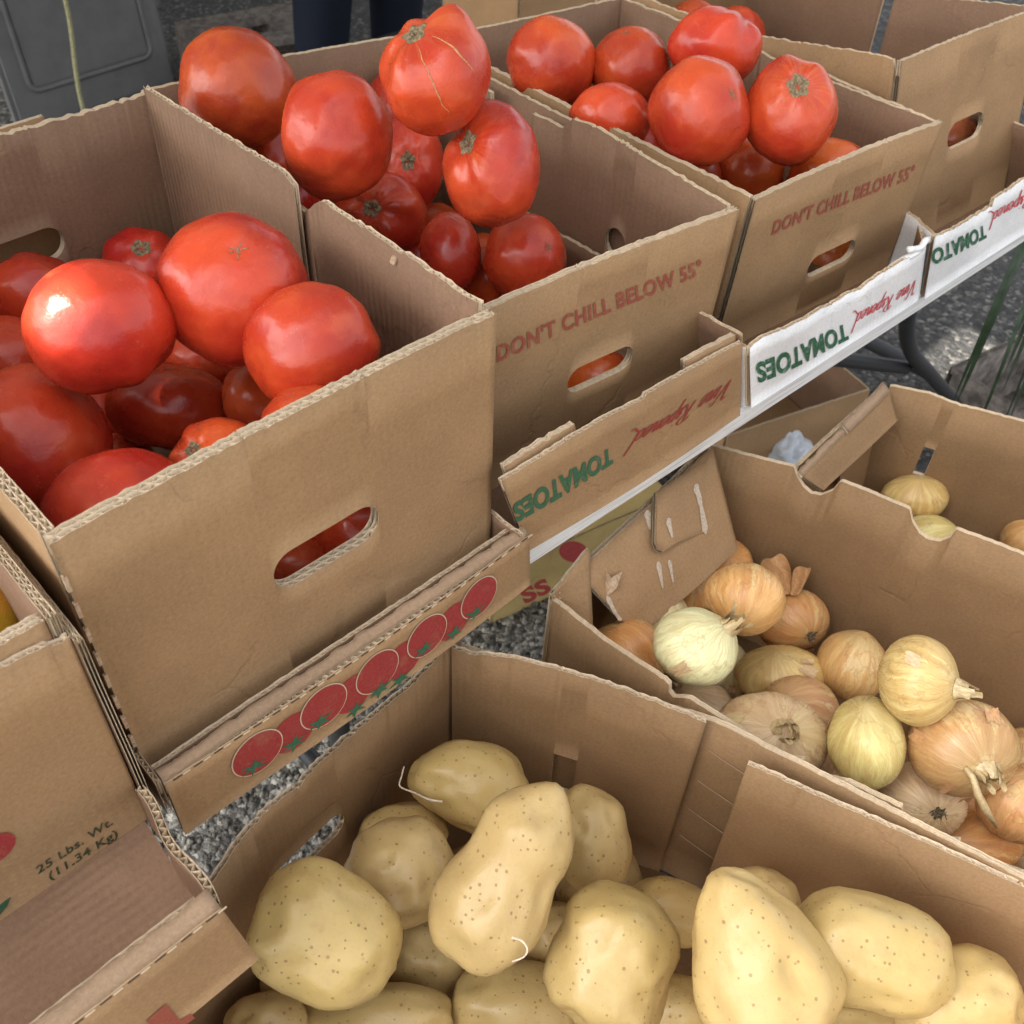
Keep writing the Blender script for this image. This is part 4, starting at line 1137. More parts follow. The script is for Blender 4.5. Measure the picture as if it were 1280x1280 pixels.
# ---- onion carton --------------------------------------------------------------------------
r = empty('onion_carton', (.56, -.27, zf), 'brown carton full of onions behind the potatoes, one glued flap folded inwards', 'carton')
wl = [(.3575, -.024), (.3585, -.157), (.405, -.34), (.4785, -.60)]
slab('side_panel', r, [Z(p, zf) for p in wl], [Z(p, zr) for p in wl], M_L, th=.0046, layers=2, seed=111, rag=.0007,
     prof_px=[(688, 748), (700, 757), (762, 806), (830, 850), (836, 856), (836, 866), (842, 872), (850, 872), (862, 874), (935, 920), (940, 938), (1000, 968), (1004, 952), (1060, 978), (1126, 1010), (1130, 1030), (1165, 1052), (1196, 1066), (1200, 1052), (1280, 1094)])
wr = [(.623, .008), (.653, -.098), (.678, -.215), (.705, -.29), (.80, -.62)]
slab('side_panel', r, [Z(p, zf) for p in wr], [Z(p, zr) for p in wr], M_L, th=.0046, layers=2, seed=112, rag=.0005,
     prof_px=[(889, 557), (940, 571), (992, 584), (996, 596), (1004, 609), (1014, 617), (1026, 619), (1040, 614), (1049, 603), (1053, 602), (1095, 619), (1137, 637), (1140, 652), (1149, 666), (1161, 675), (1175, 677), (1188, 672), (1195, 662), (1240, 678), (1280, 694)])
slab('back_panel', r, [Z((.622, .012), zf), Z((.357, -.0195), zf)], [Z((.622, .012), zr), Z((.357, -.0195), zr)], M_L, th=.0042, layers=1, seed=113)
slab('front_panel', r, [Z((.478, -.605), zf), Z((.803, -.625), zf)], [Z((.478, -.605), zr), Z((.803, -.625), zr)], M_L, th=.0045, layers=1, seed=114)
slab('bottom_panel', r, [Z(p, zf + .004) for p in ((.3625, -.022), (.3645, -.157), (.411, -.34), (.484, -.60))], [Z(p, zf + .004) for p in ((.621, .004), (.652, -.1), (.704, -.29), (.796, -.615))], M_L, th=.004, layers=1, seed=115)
# the big flap hanging inwards from the back rim
e0, e1 = uz(797, 796, -.362), uz(922, 686, -.362)
fp = slab('glued_flap', r, [e0, e1], [(.3900, -.0215, zr + .004), (.616, .003, zr + .004)], [M_OUT, M_IN, M_EDGE], th=.0042, layers=1, seed=116, rag=.0006, bow=lambda s, t: .004 * math.sin(3 * s))
nearer = lambda p, k=.016: np.array(p) + (CAM_C - np.array(p)) * k
f2 = slab('glued_flap', r, [nearer(uz(818, 694, -.337), .036), nearer(uz(892, 666, -.345), .006)], [nearer(uz(820, 616, -.305), .030), nearer(uz(884, 574, -.303), .006)], [M_OUT, M_IN, M_EDGE], th=.0038, layers=1, seed=117, rag=.0006,
     low=[(0, .013), (.004, .005), (.012, .0), (.035, .004), (.052, .004)])
f3 = slab('torn_flap', r, [uz(690, 757, -.318), uz(742, 790, -.345)], [uz(690, 744, -.297), uz(737, 684, -.280)], [M_OUT, M_IN, M_EDGE], th=.0040, layers=1, seed=118, rag=.0012)
def glue(P, pts, w):
    V = []; F = []
    pts = [P.px(*k) for k in pts]
    pts = [(p.x, p.y) for p in smooth_path([(a, b, 0) for a, b in pts], 5)]
    rg = random.Random(len(pts))
    for i, (a, b) in enumerate(pts):
        pa, pb = pts[max(0, i - 1)], pts[min(len(pts) - 1, i + 1)]; dx, dy = pb[0] - pa[0], pb[1] - pa[1]; l = math.hypot(dx, dy) or 1
        ww = w * rg.uniform(.5, 1.3) * (.3 if i in (0, len(pts) - 1) else 1)
        V += [(a - dy / l * ww, b + dx / l * ww), (a + dy / l * ww, b - dx / l * ww)]
    for i in range(len(pts) - 1): F.append((2 * i, 2 * i + 1, 2 * i + 3, 2 * i + 2))
    P.decal('glue_streak', V, F, M_GLUE, .0007)
glue(f2, [(868, 606), (874, 625), (882, 668)], .0042); glue(f2, [(834, 648), (840, 672)], .0035)
glue(fp, [(808, 638), (812, 662)], .0035); glue(fp, [(822, 702), (828, 735)], .003); glue(fp, [(836, 700), (841, 728)], .0025); glue(fp, [(758, 745), (768, 765), (776, 776)], .0022)
q = MB()
tp = [uz(752, 704, -.318), uz(764, 722, -.320), uz(778, 714, -.322), uz(771, 735, -.330), uz(757, 748, -.334), uz(752, 730, -.327)]
tp = [np.array(v) + (CAM_C - np.array(v)) * .012 * (1.6 if i in (1, 3) else 1) for i, v in enumerate(tp)]
tq = [v - (CAM_C - v) * .006 for v in tp]
q.add(tp + tq, [(0, 1, 5), (1, 3, 4, 5), (1, 2, 3), (6, 11, 7), (7, 11, 10, 9), (7, 9, 8)] + [(i, (i + 1) % 6, 6 + (i + 1) % 6, 6 + i) for i in range(6)]); q.build('torn_tab', M_TORN, r)

# ---- second onion carton, right ---------------------------------------------------------------
r = empty('onion_carton', (.82, -.25, zf), 'brown carton at the right edge holding a few onions, punched strip folded over its back', 'carton')
wi = [(.852, -.062), (.906, -.192), (1.01, -.45), (1.05, -.55)]
P = slab('side_panel', r, [Z(p, zf) for p in wi], [Z(p, zr) for p in wi], M_L, th=.0046, layers=2, seed=121, prof_px=[(1110, 482), (1160, 492), (1200, 507), (1240, 517), (1280, 528)],
         holes=[dict(px=[(1147, 577), (1163, 577)], h=.040, rect=True)])
wj = [(.640, .000), (.668, -.105), (.693, -.222), (.720, -.297), (.80, -.55)]
slab('side_panel', r, [Z(p, zf) for p in wj[::-1]], [Z(p, zr - .03) for p in wj[::-1]], M_L, th=.0046, layers=1, seed=122)
slab('back_panel', r, [(.665, -.070, zf), (.852, -.058, zf)], [(.665, -.070, zr - .002), (.852, -.058, zr - .002)], M_L, th=.0042, layers=1, seed=123)
slab('front_panel', r, [(.81, -.55, zf), (1.045, -.55, zf)], [(.81, -.55, zr), (1.045, -.55, zr)], M_L, th=.0042, layers=1, seed=124)
slab('bottom_panel', r, [Z(p, zf + .004) for p in ((.672, -.075), (.70, -.222), (.726, -.297), (.806, -.545))], [Z(p, zf + .004) for p in ((.850, -.067), (.904, -.192), (1.008, -.45), (1.045, -.545))], M_L, th=.004, layers=1, seed=125)
P = slab('folded_strip', r, [uz(1030, 613, -.322), uz(1123, 525, -.322)], [uz(1003, 595, -.297), uz(1112, 487, -.297)], M_L, th=.004, layers=1, seed=126, rag=.0010)
slab('folded_strip', r, [uz(1003, 595, -.2962), uz(1112, 487, -.2962)], [uz(997, 588, -.2955), uz(1106, 480, -.2955)], [M_ROLL, M_IN, M_EDGE], th=.003, layers=1, seed=127, rag=.0022, rows=2)
slab('folded_strip', r, [uz(1060, 541, -.2945), uz(1113, 489, -.2945)], [uz(1052, 531, -.2915), uz(1105, 477, -.2915)], [M_ROLL, M_IN, M_EDGE], th=.0062, layers=2, seed=128, rag=.0018, rows=2)
slab('inner_flap', r, [uy(1050, 608, -.078), uy(1078, 612, -.078)], [uy(1050, 570, -.078), uy(1092, 545, -.078)], M_L, th=.0038, layers=1, seed=129)

# ---- low bench carrying the three lower cartons ---------------------------------------------------
bz = zf - .0042
bn = empty('low_bench', (.4, -.35, ZG), 'low wooden bench hidden under the potato and onion cartons', 'bench')
for k in range(5):
    y0 = -.74 + k * .148
    q = MB(); q.box((-.13, y0, bz - .022), (1.05, y0 + .138, bz), .002); q.build('board', M_WOOD, bn)
for x in (-.08, 1.0):
    for y in (-.70, -.10):
        q = MB(); q.box((x - .02, y - .02, ZG), (x + .02, y + .02, bz - .0222), .002); q.build('leg', M_WOOD, bn)

# ================================================================== produce
GA, GB, GC, GD = ('tomatoes in the front left carton', 'tomatoes in the second carton', 'tomatoes in the third carton', 'tomatoes in the fourth carton')
DEP = {"a1": 0.702, "a2": 0.6665, "a3": 0.675, "a4": 0.79, "a5": 0.9055, "a6": 0.8396, "a7": 0.8007, "a8": 0.7073, "a9": 0.613, "a10": 0.655, "a11": 0.67, "a12": 0.78, "a13": 0.87, "a14": 0.8524, "a15": 0.8137, "ah1": 0.7554, "ah2": 0.7624, "b1": 0.9188, "b2": 0.8151, "b3": 0.7578, "b4": 0.8035, "b5": 0.9967, "b6": 0.9568, "b7": 0.8935, "b8": 0.8901, "b9": 1.0688, "b10": 0.9908, "b11": 1.0137, "b12": 1.0722, "b13": 0.9397, "bh": 0.955, "bh2": 1.04, "c1": 1.036, "c2": 1.0413, "c3": 1.0094, "c4": 0.9282, "c5": 0.9413, "c6": 0.985, "c7": 1.04, "c8": 1.05, "c9": 1.03, "c10": 1.09, "ch": 1.165, "d1": 1.299, "d2": 1.3377, "dh": 1.2604, "p1": 0.6837, "p2": 0.7654, "p3": 0.8281, "p4": 0.701, "p5": 0.8238, "p6": 0.7295, "p7": 0.6665, "p8": 0.6942, "p9": 0.7147, "p10": 0.8105, "p11": 0.8476, "p12": 0.786, "p13": 0.7656, "p14": 0.8349, "p15": 0.7791, "p16": 0.8497, "p17": 0.8138, "p18": 0.8292, "p19": 0.8543, "p20": 0.867, "o1": 0.9003, "o2": 0.8527, "o3": 0.9251, "o4": 0.9714, "o5": 1.0373, "o6": 1.0451, "o7": 1.0031, "o8": 0.9388, "o9": 0.8766, "o10": 0.9908, "o11": 0.819, "o12": 0.8409, "o13": 0.8328, "o14": 0.8648, "o15": 0.9083, "o16": 0.878, "o17": 1.0134, "o18": 1.0662, "o19": 1.0033, "o20": 1.0702, "i1": 1.1704, "i2": 1.133, "i3": 1.1622}
RED = (.57, .042, .017); DK = (.54, .034, .015); OR = (.62, .062, .018)  # DK is a darker red that paints in shade on tomatoes lying deep
TOM = [  # key, cx, cy, rx, ry, group, label, options
 ('a1', 293, 362, 93, 92, GA, 'biggest tomato in the front left carton, small starry blossom scar facing up', dict(ax=(.29, -.36), tip=True, rib=.03)),
 ('a2', 125, 408, 90, 87, GA, 'large round tomato left of the starry one, sunlit on its upper left', dict(rib=.03)),
 ('a3', 390, 436, 88, 79, GA, 'smooth tomato against the right wall of the front left carton, pale specks on its left', dict(rib=.035)),
 ('a4', 212, 508, 75, 56, GA, 'dark shaded tomato in the middle of the front left carton under the three big ones', dict(ax=(.13, -.86), tip=True, col=DK)),
 ('a5', 180, 332, 50, 46, GA, 'small tomato against the back wall of the front left carton, stem scar showing', dict(ax=(.24, -.30), col=DK)),
 ('a6', 42, 370, 56, 53, GA, 'dull tomato at the left edge below the cut hand hole of the back wall', dict(col=DK)),
 ('a7', 8, 450, 66, 55, GA, 'tomato cut by the left edge, above the big ribbed one', dict()),
 ('a8', 42, 562, 92, 104, GA, 'tall ribbed tomato at the left edge with a dark crease on its shoulder', dict(rib=.05, lobes=5)),
 ('a9', 152, 655, 98, 94, GA, 'tomato in the near corner of the front left carton, half behind the front wall', dict(rib=.045, ax=(.6, .75))),
 ('a10', 392, 540, 64, 62, GA, 'tomato peeping over the front wall below the specked one', dict(rib=.03)),
 ('a11', 276, 576, 60, 53, GA, 'tomato tinted orange as if sunlit, with a healed crack, low behind the front wall', dict(ax=(-.45, -.25), rib=.05, cracks=3, col=OR)),  # orange base colour stands in for sunlight on this tomato
 ('a12', 318, 500, 40, 48, GA, 'narrow dark tomato wedged behind the one peeping over the front wall', dict(col=DK)),
 ('a13', 258, 448, 56, 52, GA, 'shaded tomato behind the biggest starry one and the specked one', dict(col=DK)),
 ('a14', 118, 525, 44, 50, GA, 'shaded tomato in the gap right of the tall ribbed one', dict(col=DK)),
 ('a15', 150, 586, 46, 46, GA, 'sliver of a tomato above the one in the near corner', dict(col=DK)),
 ('ah1', 368, 712, 52, 48, GA, 'tomato coloured bright as if lit in the left half of the hand hole of the front left carton', dict(col=(.72, .06, .03))),  # base red raised in place of light reaching into the hand hole
 ('ah2', 448, 668, 56, 50, GA, 'dark tomato in the right half of the hand hole of the front left carton', dict(col=DK)),
 ('b1', 298, 113, 71, 72, GB, 'big round tomato at the second carton top left corner, a pale ridge across it', dict(rib=.045, bump=(-.1, -.55, .035, .30))),
 ('b2', 421, 171, 69, 77, GB, 'oval tomato between the ridged one and the small scarred one in the second carton', dict(rib=.035)),
 ('b3', 545, 95, 69, 71, GB, 'lumpy tomato with a bulge on top and long healed cracks', dict(ax=(-.38, -.50), rib=.07, lobes=5, cracks=2, cr0=.1, cstep=.75, bump=(.25, -.86, .16, .42))),
 ('b4', 616, 208, 61, 75, GB, 'deeply ribbed tomato with its stem scar on the left', dict(ax=(-.58, -.20), rib=.06, lobes=5)),
 ('b5', 511, 205, 44, 59, GB, 'tomato with a stem scar in the middle of the second carton', dict(ax=(.09, .22), rib=.03)),
 ('b6', 476, 270, 58, 52, GB, 'squat tomato with a sunken stem scar beside the wall of the front carton', dict(ax=(-.10, .10), rib=.05)),
 ('b7', 563, 314, 38, 51, GB, 'narrow plain tomato between the squat one and the smooth one by the front wall', dict()),
 ('b8', 657, 323, 52, 54, GB, 'smooth tomato by the second carton front wall, small grey scar on its right', dict(ax=(.55, -.05), tip=True, rib=.03)),
 ('b9', 372, 250, 36, 36, GB, 'tomato seen through the slit between the flaps of the front carton', dict()),
 ('b10', 612, 396, 44, 36, GB, 'tomato whose top just shows over the front wall of the second carton', dict()),
 ('b11', 340, 192, 40, 48, GB, 'dark tomato in the gap under the two at the back left of the second carton', dict(col=DK)),
 ('b12', 486, 140, 30, 46, GB, 'tomato showing as a thin strip behind the lumpy cracked one', dict()),
 ('b13', 606, 350, 36, 40, GB, 'dark tomato low in the gap left of the smooth round one', dict(col=DK)),
 ('bh', 748, 478, 48, 42, GB, 'tomato filling the left of the hand hole of the second carton', dict(col=OR)),
 ('bh2', 800, 440, 40, 36, GB, 'tomato at the right end of the hand hole of the second carton', dict()),
 ('c1', 690, 79, 57, 54, GC, 'leftmost tomato in the third carton, against its back left corner', dict(rib=.035)),
 ('c2', 788, 83, 50, 47, GC, 'pinkish tomato in the third carton with a tiny blossom scar on top', dict(ax=(-.2, -.60), tip=True)),
 ('c3', 893, 60, 58, 47, GC, 'wide tomato at the back of the third carton, beside the right wall', dict(rib=.04, ax=(.5, -.8))),
 ('c4', 875, 141, 62, 65, GC, 'heart shaped tomato with grey scabs in the middle of the third carton', dict(ax=(.48, -.03), tip=True, rib=.055, lobes=4, bump=(-.1, -.95, .05, .4))),
 ('c5', 987, 140, 57, 64, GC, 'tomato with the large corky stem scar facing the viewer in the third carton', dict(ax=(-.07, -.20), rib=.035)),
 ('c6', 764, 148, 52, 41, GC, 'tomato half hidden behind the left wall of the third carton', dict()),
 ('c7', 856, 222, 46, 43, GC, 'tomato low behind the left wall of the third carton, below the heart shaped one', dict()),
 ('c8', 937, 216, 45, 40, GC, 'orange red tomato under the heart shaped one, near the front wall', dict(col=OR)),
 ('c9', 1035, 218, 52, 42, GC, 'ribbed tomato by the front wall under the one with the corky scar', dict(rib=.06, col=OR)),
 ('c10', 945, 262, 42, 38, GC, 'tomato barely showing over the front wall of the third carton', dict()),
 ('ch', 1036, 334, 44, 40, GC, 'tomato tinted orange as if sunlit in the hand hole of the third carton', dict(col=(.66, .13, .03))),  # sunlight through the hand hole is put into the orange base colour
 ('d1', 866, 42, 38, 38, GD, 'tomato at the top edge behind the wide one of the third carton', dict()),
 ('d2', 920, 50, 38, 38, GD, 'tomato in the fourth carton peeping past its bent side wall', dict()),
 ('dh', 1182, 176, 36, 38, GD, 'pale red tomato in the hand hole of the fourth carton', dict(col=(.62, .12, .07))),
]
for i, (key, cx, cy, rx, ry, grp, lab, kw) in enumerate(TOM):
    make_tomato(cx, cy, rx, ry, DEP[key], lab, grp, seed=i + 1, **dict(dict(col=RED), **kw))
for i, (x, y, d, lab) in enumerate([(-38, 742, .60, 'orange tomato at the left edge inside the weight marked carton'), (-70, 850, .62, 'orange tomato lower down in the weight marked carton')]):
    make_tomato(x, y, 84, 80, d, lab, 'orange tomatoes in the left carton', seed=90 + i, col=(.62, .20, .025))

POT = [
 ('p1', 408, 1169, 97, 78, 'wide potato at the left under the cut hand hole of its carton', dict(ang=32, pear=-.06, box=.3)),
 ('p2', 500, 1092, 72, 65, 'roundish potato left of the big peanut shaped one', dict(ang=-25)),
 ('p3', 588, 982, 78, 53, 'potato with a root thread in the back corner of the carton', dict(ang=17, pear=.12, bend=.12, sprout=[[(553, 1002, -.044), (535, 999, -.04), (518, 991, -.03), (500, 983, -.02), (502, 970, -.018), (505, 958, -.016)]])),
 ('p4', 634, 1091, 122, 78, 'large peanut shaped potato standing over the others with a dimple near its foot', dict(ang=-62, waist=.20, wx=.12, pear=-.07, eyes=6, sprout=[[(640, 1172, -.046), (652, 1176, -.048), (659, 1186, -.047), (655, 1196, -.045), (640, 1202, -.043)]])),
 ('p5', 740, 1050, 66, 49, 'pale potato behind the peanut shaped one, beside the slot in the wall', dict(ang=78)),
 ('p6', 767, 1197, 88, 74, 'squarish lumpy potato in the middle of the front row', dict(ang=-72, box=.45, eyes=7, pear=-.05)),
 ('p7', 945, 1198, 118, 84, 'large pear shaped potato with a pointed tip and brown scurf', dict(ang=66, pear=.36, nub=0, eyes=4)),
 ('p8', 1089, 1190, 100, 69, 'long potato at the right wall with a brown scab on its shoulder', dict(ang=14, box=.3)),
 ('p9', 1196, 1250, 80, 62, 'pale potato in the lower right corner', dict(ang=-12, box=.3)),
 ('p10', 642, 1262, 82, 58, 'smooth potato cut by the bottom edge below the peanut shaped one', dict(ang=4, eyes=2)),
 ('p11', 535, 1197, 50, 46, 'small round potato wedged below the roundish one', dict(ang=20)),
 ('p12', 456, 1285, 112, 50, 'long potato lying along the bottom edge', dict(ang=-9, eyes=6)),
 ('p13', 330, 1282, 54, 40, 'potato at the bottom left beside the carton wall', dict(ang=-15)),
 ('p14', 503, 1045, 57, 41, 'potato half hidden behind the roundish one against the back wall', dict(ang=-8)),
 ('p15', 953, 1126, 46, 40, 'potato behind the tip of the pear shaped one', dict(ang=25)),
 ('p16', 836, 1140, 56, 41, 'potato between the squarish one and the pear shaped one, further back', dict(ang=8)),
 ('p17', 368, 1225, 42, 40, 'shaded potato under the wide potato at the left', dict()),
 ('p18', 845, 1262, 46, 40, 'dark potato deep between the squarish and the pear shaped ones', dict()),
 ('p19', 1072, 1282, 60, 34, 'dark potato at the bottom edge under the long scabbed one', dict()),
 ('p20', 688, 1170, 44, 42, 'shaded potato between the peanut shaped and the squarish ones', dict()),
]
for i, (key, cx, cy, rx, ry, lab, kw) in enumerate(POT):
    make_potato(cx, cy, rx, ry, DEP[key], lab, seed=i + 1, **kw)

GO, GI = 'onions in the full onion carton', 'onions in the right hand onion carton'
TAN = (.56, .33, .135); ORG = (.60, .30, .11); PALE = (.70, .62, .36); GOLD = (.60, .43, .17); YEL = (.66, .55, .22); PINK = (.62, .45, .27); BRN = (.50, .30, .13)
ONI = [
 ('o1', 930, 749, 51, 48, GO, 'round orange onion topmost in the heap, skin drawn together at its foot', dict(ax=(-.25, .72), col=(.60, .34, .13), tuft=False, neck=.2)),
 ('o2', 869, 808, 55, 50, GO, 'pale peeled onion with a papery neck pointing right', dict(ax=(.66, -.55), col=PALE, neck=.9)),
 ('o3', 785, 822, 52, 50, GO, 'orange onion in the left corner under the glued flap', dict(ax=(.72, .62), root=True, col=ORG)),
 ('o4', 822, 772, 40, 40, GO, 'pale onion under the edge of the glued flap', dict(ax=(.1, -.8), col=PALE, tuft=False)),
 ('o5', 862, 735, 40, 36, GO, 'shaded orange onion tucked under the glued flap', dict(col=ORG, tuft=False)),
 ('o6', 990, 775, 47, 40, GO, 'brown onion with its root end facing and loose skin sticking up behind it', dict(ax=(.35, .45), root=True, col=(.54, .28, .11), flakes=3)),
 ('o7', 975, 843, 56, 38, GO, 'pale yellow onion with a crease, in the middle of the heap', dict(ax=(-.3, -.75), col=GOLD, tuft=False)),
 ('o8', 998, 888, 50, 44, GO, 'rosy brown onion behind the one with the flat dried neck', dict(ax=(-.62, -.45), col=(.53, .31, .15), tuft=False)),
 ('o9', 962, 922, 74, 57, GO, 'big flat onion with a sunken dried neck against the near wall', dict(ax=(.12, -.42), col=PINK, flat=.78, neck=.35, flakes=4)),
 ('o10', 1066, 832, 43, 47, GO, 'smooth golden brown onion by the far wall', dict(ax=(.25, -.93), col=(.57, .36, .15), tuft=False, flakes=0)),
 ('o11', 1147, 850, 50, 57, GO, 'golden onion by the far wall with a short dry neck pointing right', dict(ax=(.68, .10), col=GOLD, neck=.6)),
 ('o12', 1083, 928, 46, 61, GO, 'tall yellow green onion in the front of the heap', dict(ax=(-.2, -.86), col=YEL, tuft=False, flakes=3)),
 ('o13', 1203, 934, 67, 61, GO, 'largest brown onion, its ragged neck facing the viewer', dict(ax=(.08, .28), col=BRN, neck=.35, flakes=5)),
 ('o14', 1272, 1006, 50, 50, GO, 'smooth orange onion cut by the right edge', dict(ax=(.3, -.9), col=(.60, .33, .14), tuft=False, flakes=0)),
 ('o15', 1213, 1052, 64, 38, GO, 'orange onion lying low behind the near wall at the right', dict(ax=(-.8, -.2), col=ORG, tuft=False, flakes=2)),
 ('o16', 1152, 1000, 54, 48, GO, 'tan onion with its root end showing below the largest one', dict(ax=(.0, .05), root=True, col=PINK)),
 ('o17', 874, 892, 46, 42, GO, 'peach onion half hidden by the near wall below the pale peeled one', dict(ax=(-.5, -.7), col=PINK, tuft=False)),
 ('o18', 910, 838, 26, 38, GO, 'pale sliver of an onion between the peeled one and the creased one', dict(col=PALE, tuft=False)),
 ('o19', 1285, 945, 36, 36, GO, 'onion at the right edge behind the largest one', dict(col=BRN, tuft=False)),
 ('o20', 905, 706, 36, 34, GO, 'onion barely showing at the right corner of the glued flap', dict(col=ORG, tuft=False)),
 ('i1', 1143, 622, 41, 30, GI, 'yellow onion below the slot in the right hand carton', dict(ax=(-.1, -.7), col=GOLD, tuft=False)),
 ('i2', 1162, 676, 38, 34, GI, 'pale onion showing in the second half round notch', dict(ax=(.6, -.5), col=YEL, tuft=False)),
 ('i3', 1288, 676, 36, 34, GI, 'brownish onion at the right edge of the right hand carton', dict(ax=(.3, -.6), col=TAN, tuft=False)),
]
ONO = {}
for i, (key, cx, cy, rx, ry, grp, lab, kw) in enumerate(ONI):
    ONO[key] = make_onion(cx, cy, rx, ry, DEP[key], lab, grp, seed=i + 1, **kw)
def sheet_part(name, grid, mat, parent):
    """a curled piece of papery skin through a grid of photo pixels and depths"""
    inv = parent.matrix_world.inverted(); V = []; F = []; n = len(grid[0])
    for row in grid:
        for (x, y, d) in row: V.append(inv @ Vector(ud(x, y, d)))
    for j in range(len(grid) - 1):
        for i in range(n - 1): q = j * n + i; F.append((q, q + 1, q + n + 1, q + n))
    o = child_local(name, V, F, mat, parent)
    m = o.modifiers.new('subdivision', 'SUBSURF'); m.levels = m.render_levels = 2
    return o
d6 = DEP['o6']
sheet_part('loose_skin', [[(949, 705, d6 + .004), (956, 696, d6 + .016), (966, 700, d6 - .004), (975, 688, d6 + .012)],
                          [(953, 716, d6 - .006), (966, 708, d6 - .022), (975, 713, d6 + .002), (986, 700, d6 - .010)],
                          [(962, 728, d6 - .014), (974, 722, d6 - .026), (984, 727, d6 - .008), (990, 718, d6 - .018)],
                          [(972, 742, d6 - .024), (980, 742, d6 - .032), (986, 744, d6 - .026), (990, 738, d6 - .030)]], M_PAPER2, ONO['o6'])
sheet_part('loose_skin', [[(990, 712, d6 - .008), (1000, 706, d6 + .006), (1009, 711, d6 - .010), (1016, 708, d6 + .004)],
                          [(991, 726, d6 - .018), (1000, 724, d6 - .008), (1006, 728, d6 - .024), (1010, 722, d6 - .012)],
                          [(986, 744, d6 - .028), (991, 744, d6 - .024), (996, 745, d6 - .032), (1000, 742, d6 - .026)]], M_PAPER2, ONO['o6'])
d9 = DEP['o13'] - .040
mbn = MB(); inv = ONO['o13'].matrix_world.inverted()
mbn.tube([inv @ Vector(ud(*k)) for k in ((1206, 960, d9), (1216, 972, d9 - .004), (1222, 992, d9 - .006), (1232, 1012, d9 - .002), (1246, 1034, d9 + .004))], [.0022, .0026, .003, .0034, .001], 8)
child_local('dry_stalk', mbn.v, mbn.f, M_STRAW, ONO['o13'])
# ---- the lower layers that carry the fruit on top (seen only in the gaps)
FILL = {"A": [[0.061, 0.2706, -0.1855, 0.0365], [0.055, 0.3432, -0.1872, 0.0348], [0.2536, 0.1775, -0.1875, 0.0345], [0.1502, 0.1414, -0.1821, 0.0399], [0.0846, 0.0939, -0.1869, 0.0351], [0.2125, 0.3554, -0.1876, 0.0344], [0.142, 0.3831, -0.1857, 0.0363], [0.256, 0.1153, -0.1455, 0.034], [0.0489, 0.1684, -0.1867, 0.0353]], "B": [[0.5532, 0.3537, -0.1873, 0.0347], [0.5344, 0.4174, -0.1653, 0.0321], [0.395, 0.2182, -0.1891, 0.0329], [0.5485, 0.2777, -0.1873, 0.0347], [0.3893, 0.3413, -0.1891, 0.0329], [0.4873, 0.3175, -0.1893, 0.0327], [0.4232, 0.282, -0.1873, 0.0347], [0.4504, 0.3748, -0.1862, 0.0358], [0.3584, 0.1596, -0.1783, 0.0343], [0.4361, 0.1047, -0.1891, 0.0329], [0.5474, 0.1588, -0.1881, 0.0339]], "C": [[0.8213, 0.292, -0.1864, 0.0356], [0.7151, 0.3543, -0.1859, 0.0361], [0.7255, 0.1335, -0.1869, 0.0351], [0.8007, 0.2009, -0.1883, 0.0337], [0.7499, 0.4268, -0.1889, 0.0331], [0.8597, 0.2281, -0.1669, 0.0348], [0.7049, 0.2844, -0.1859, 0.0361], [0.7106, 0.1989, -0.1882, 0.0338], [0.8232, 0.4007, -0.1886, 0.0334], [0.8752, 0.3449, -0.185, 0.0365], [0.8789, 0.1628, -0.1888, 0.0332]], "D": [[1.1421, 0.3897, -0.1889, 0.0331], [1.1666, 0.1789, -0.1841, 0.0369], [1.0046, 0.3212, -0.1899, 0.0321], [1.0908, 0.3157, -0.1885, 0.0335], [1.0619, 0.2214, -0.1893, 0.0327], [1.0382, 0.4109, -0.1857, 0.0363]], "P": [[-0.0521, -0.1399, -0.5114, 0.0416], [0.2102, -0.1054, -0.5113, 0.0417], [0.3353, -0.4582, -0.5178, 0.0352], [0.0375, -0.5388, -0.5156, 0.0374], [0.0287, -0.2907, -0.519, 0.034], [0.1849, -0.6373, -0.5173, 0.0357], [0.344, -0.555, -0.5146, 0.0384], [-0.037, -0.5108, -0.5113, 0.0417], [-0.0706, -0.3832, -0.5181, 0.0349], [0.1474, -0.5599, -0.5143, 0.0387], [-0.0591, -0.6552, -0.5145, 0.0385], [0.1289, -0.3456, -0.5163, 0.0367], [-0.0466, -0.2325, -0.5173, 0.0357], [0.0459, -0.3942, -0.5131, 0.0399], [0.2823, -0.1793, -0.5155, 0.0375], [0.1676, -0.5034, -0.4657, 0.0371]], "O": [[0.4974, -0.2864, -0.5215, 0.0315], [0.5578, -0.3079, -0.5212, 0.0318], [0.6143, -0.4461, -0.5229, 0.0301], [0.6077, -0.3592, -0.5193, 0.0337], [0.6047, -0.149, -0.523, 0.03], [0.4612, -0.3604, -0.5199, 0.0331], [0.5144, -0.4288, -0.521, 0.032], [0.4352, -0.2481, -0.5197, 0.0333], [0.6842, -0.4751, -0.52, 0.033], [0.6697, -0.3088, -0.523, 0.03], [0.5564, -0.2389, -0.5203, 0.0327], [0.5385, -0.1721, -0.5201, 0.0329], [0.5287, -0.5367, -0.5198, 0.0332]], "I": [[0.8239, -0.2922, -0.5196, 0.0334], [0.8788, -0.3984, -0.5205, 0.0325], [0.8222, -0.465, -0.5198, 0.0332], [0.8989, -0.48, -0.521, 0.032], [0.9635, -0.4682, -0.5216, 0.0314], [0.8938, -0.292, -0.5222, 0.0308]]}
def depth_px(X):
    p = CAM_R @ (np.array(X) - CAM_C); q = 640 + CAM_F * p[:2] / p[2]; return float(q[0]), float(q[1]), float(p[2])
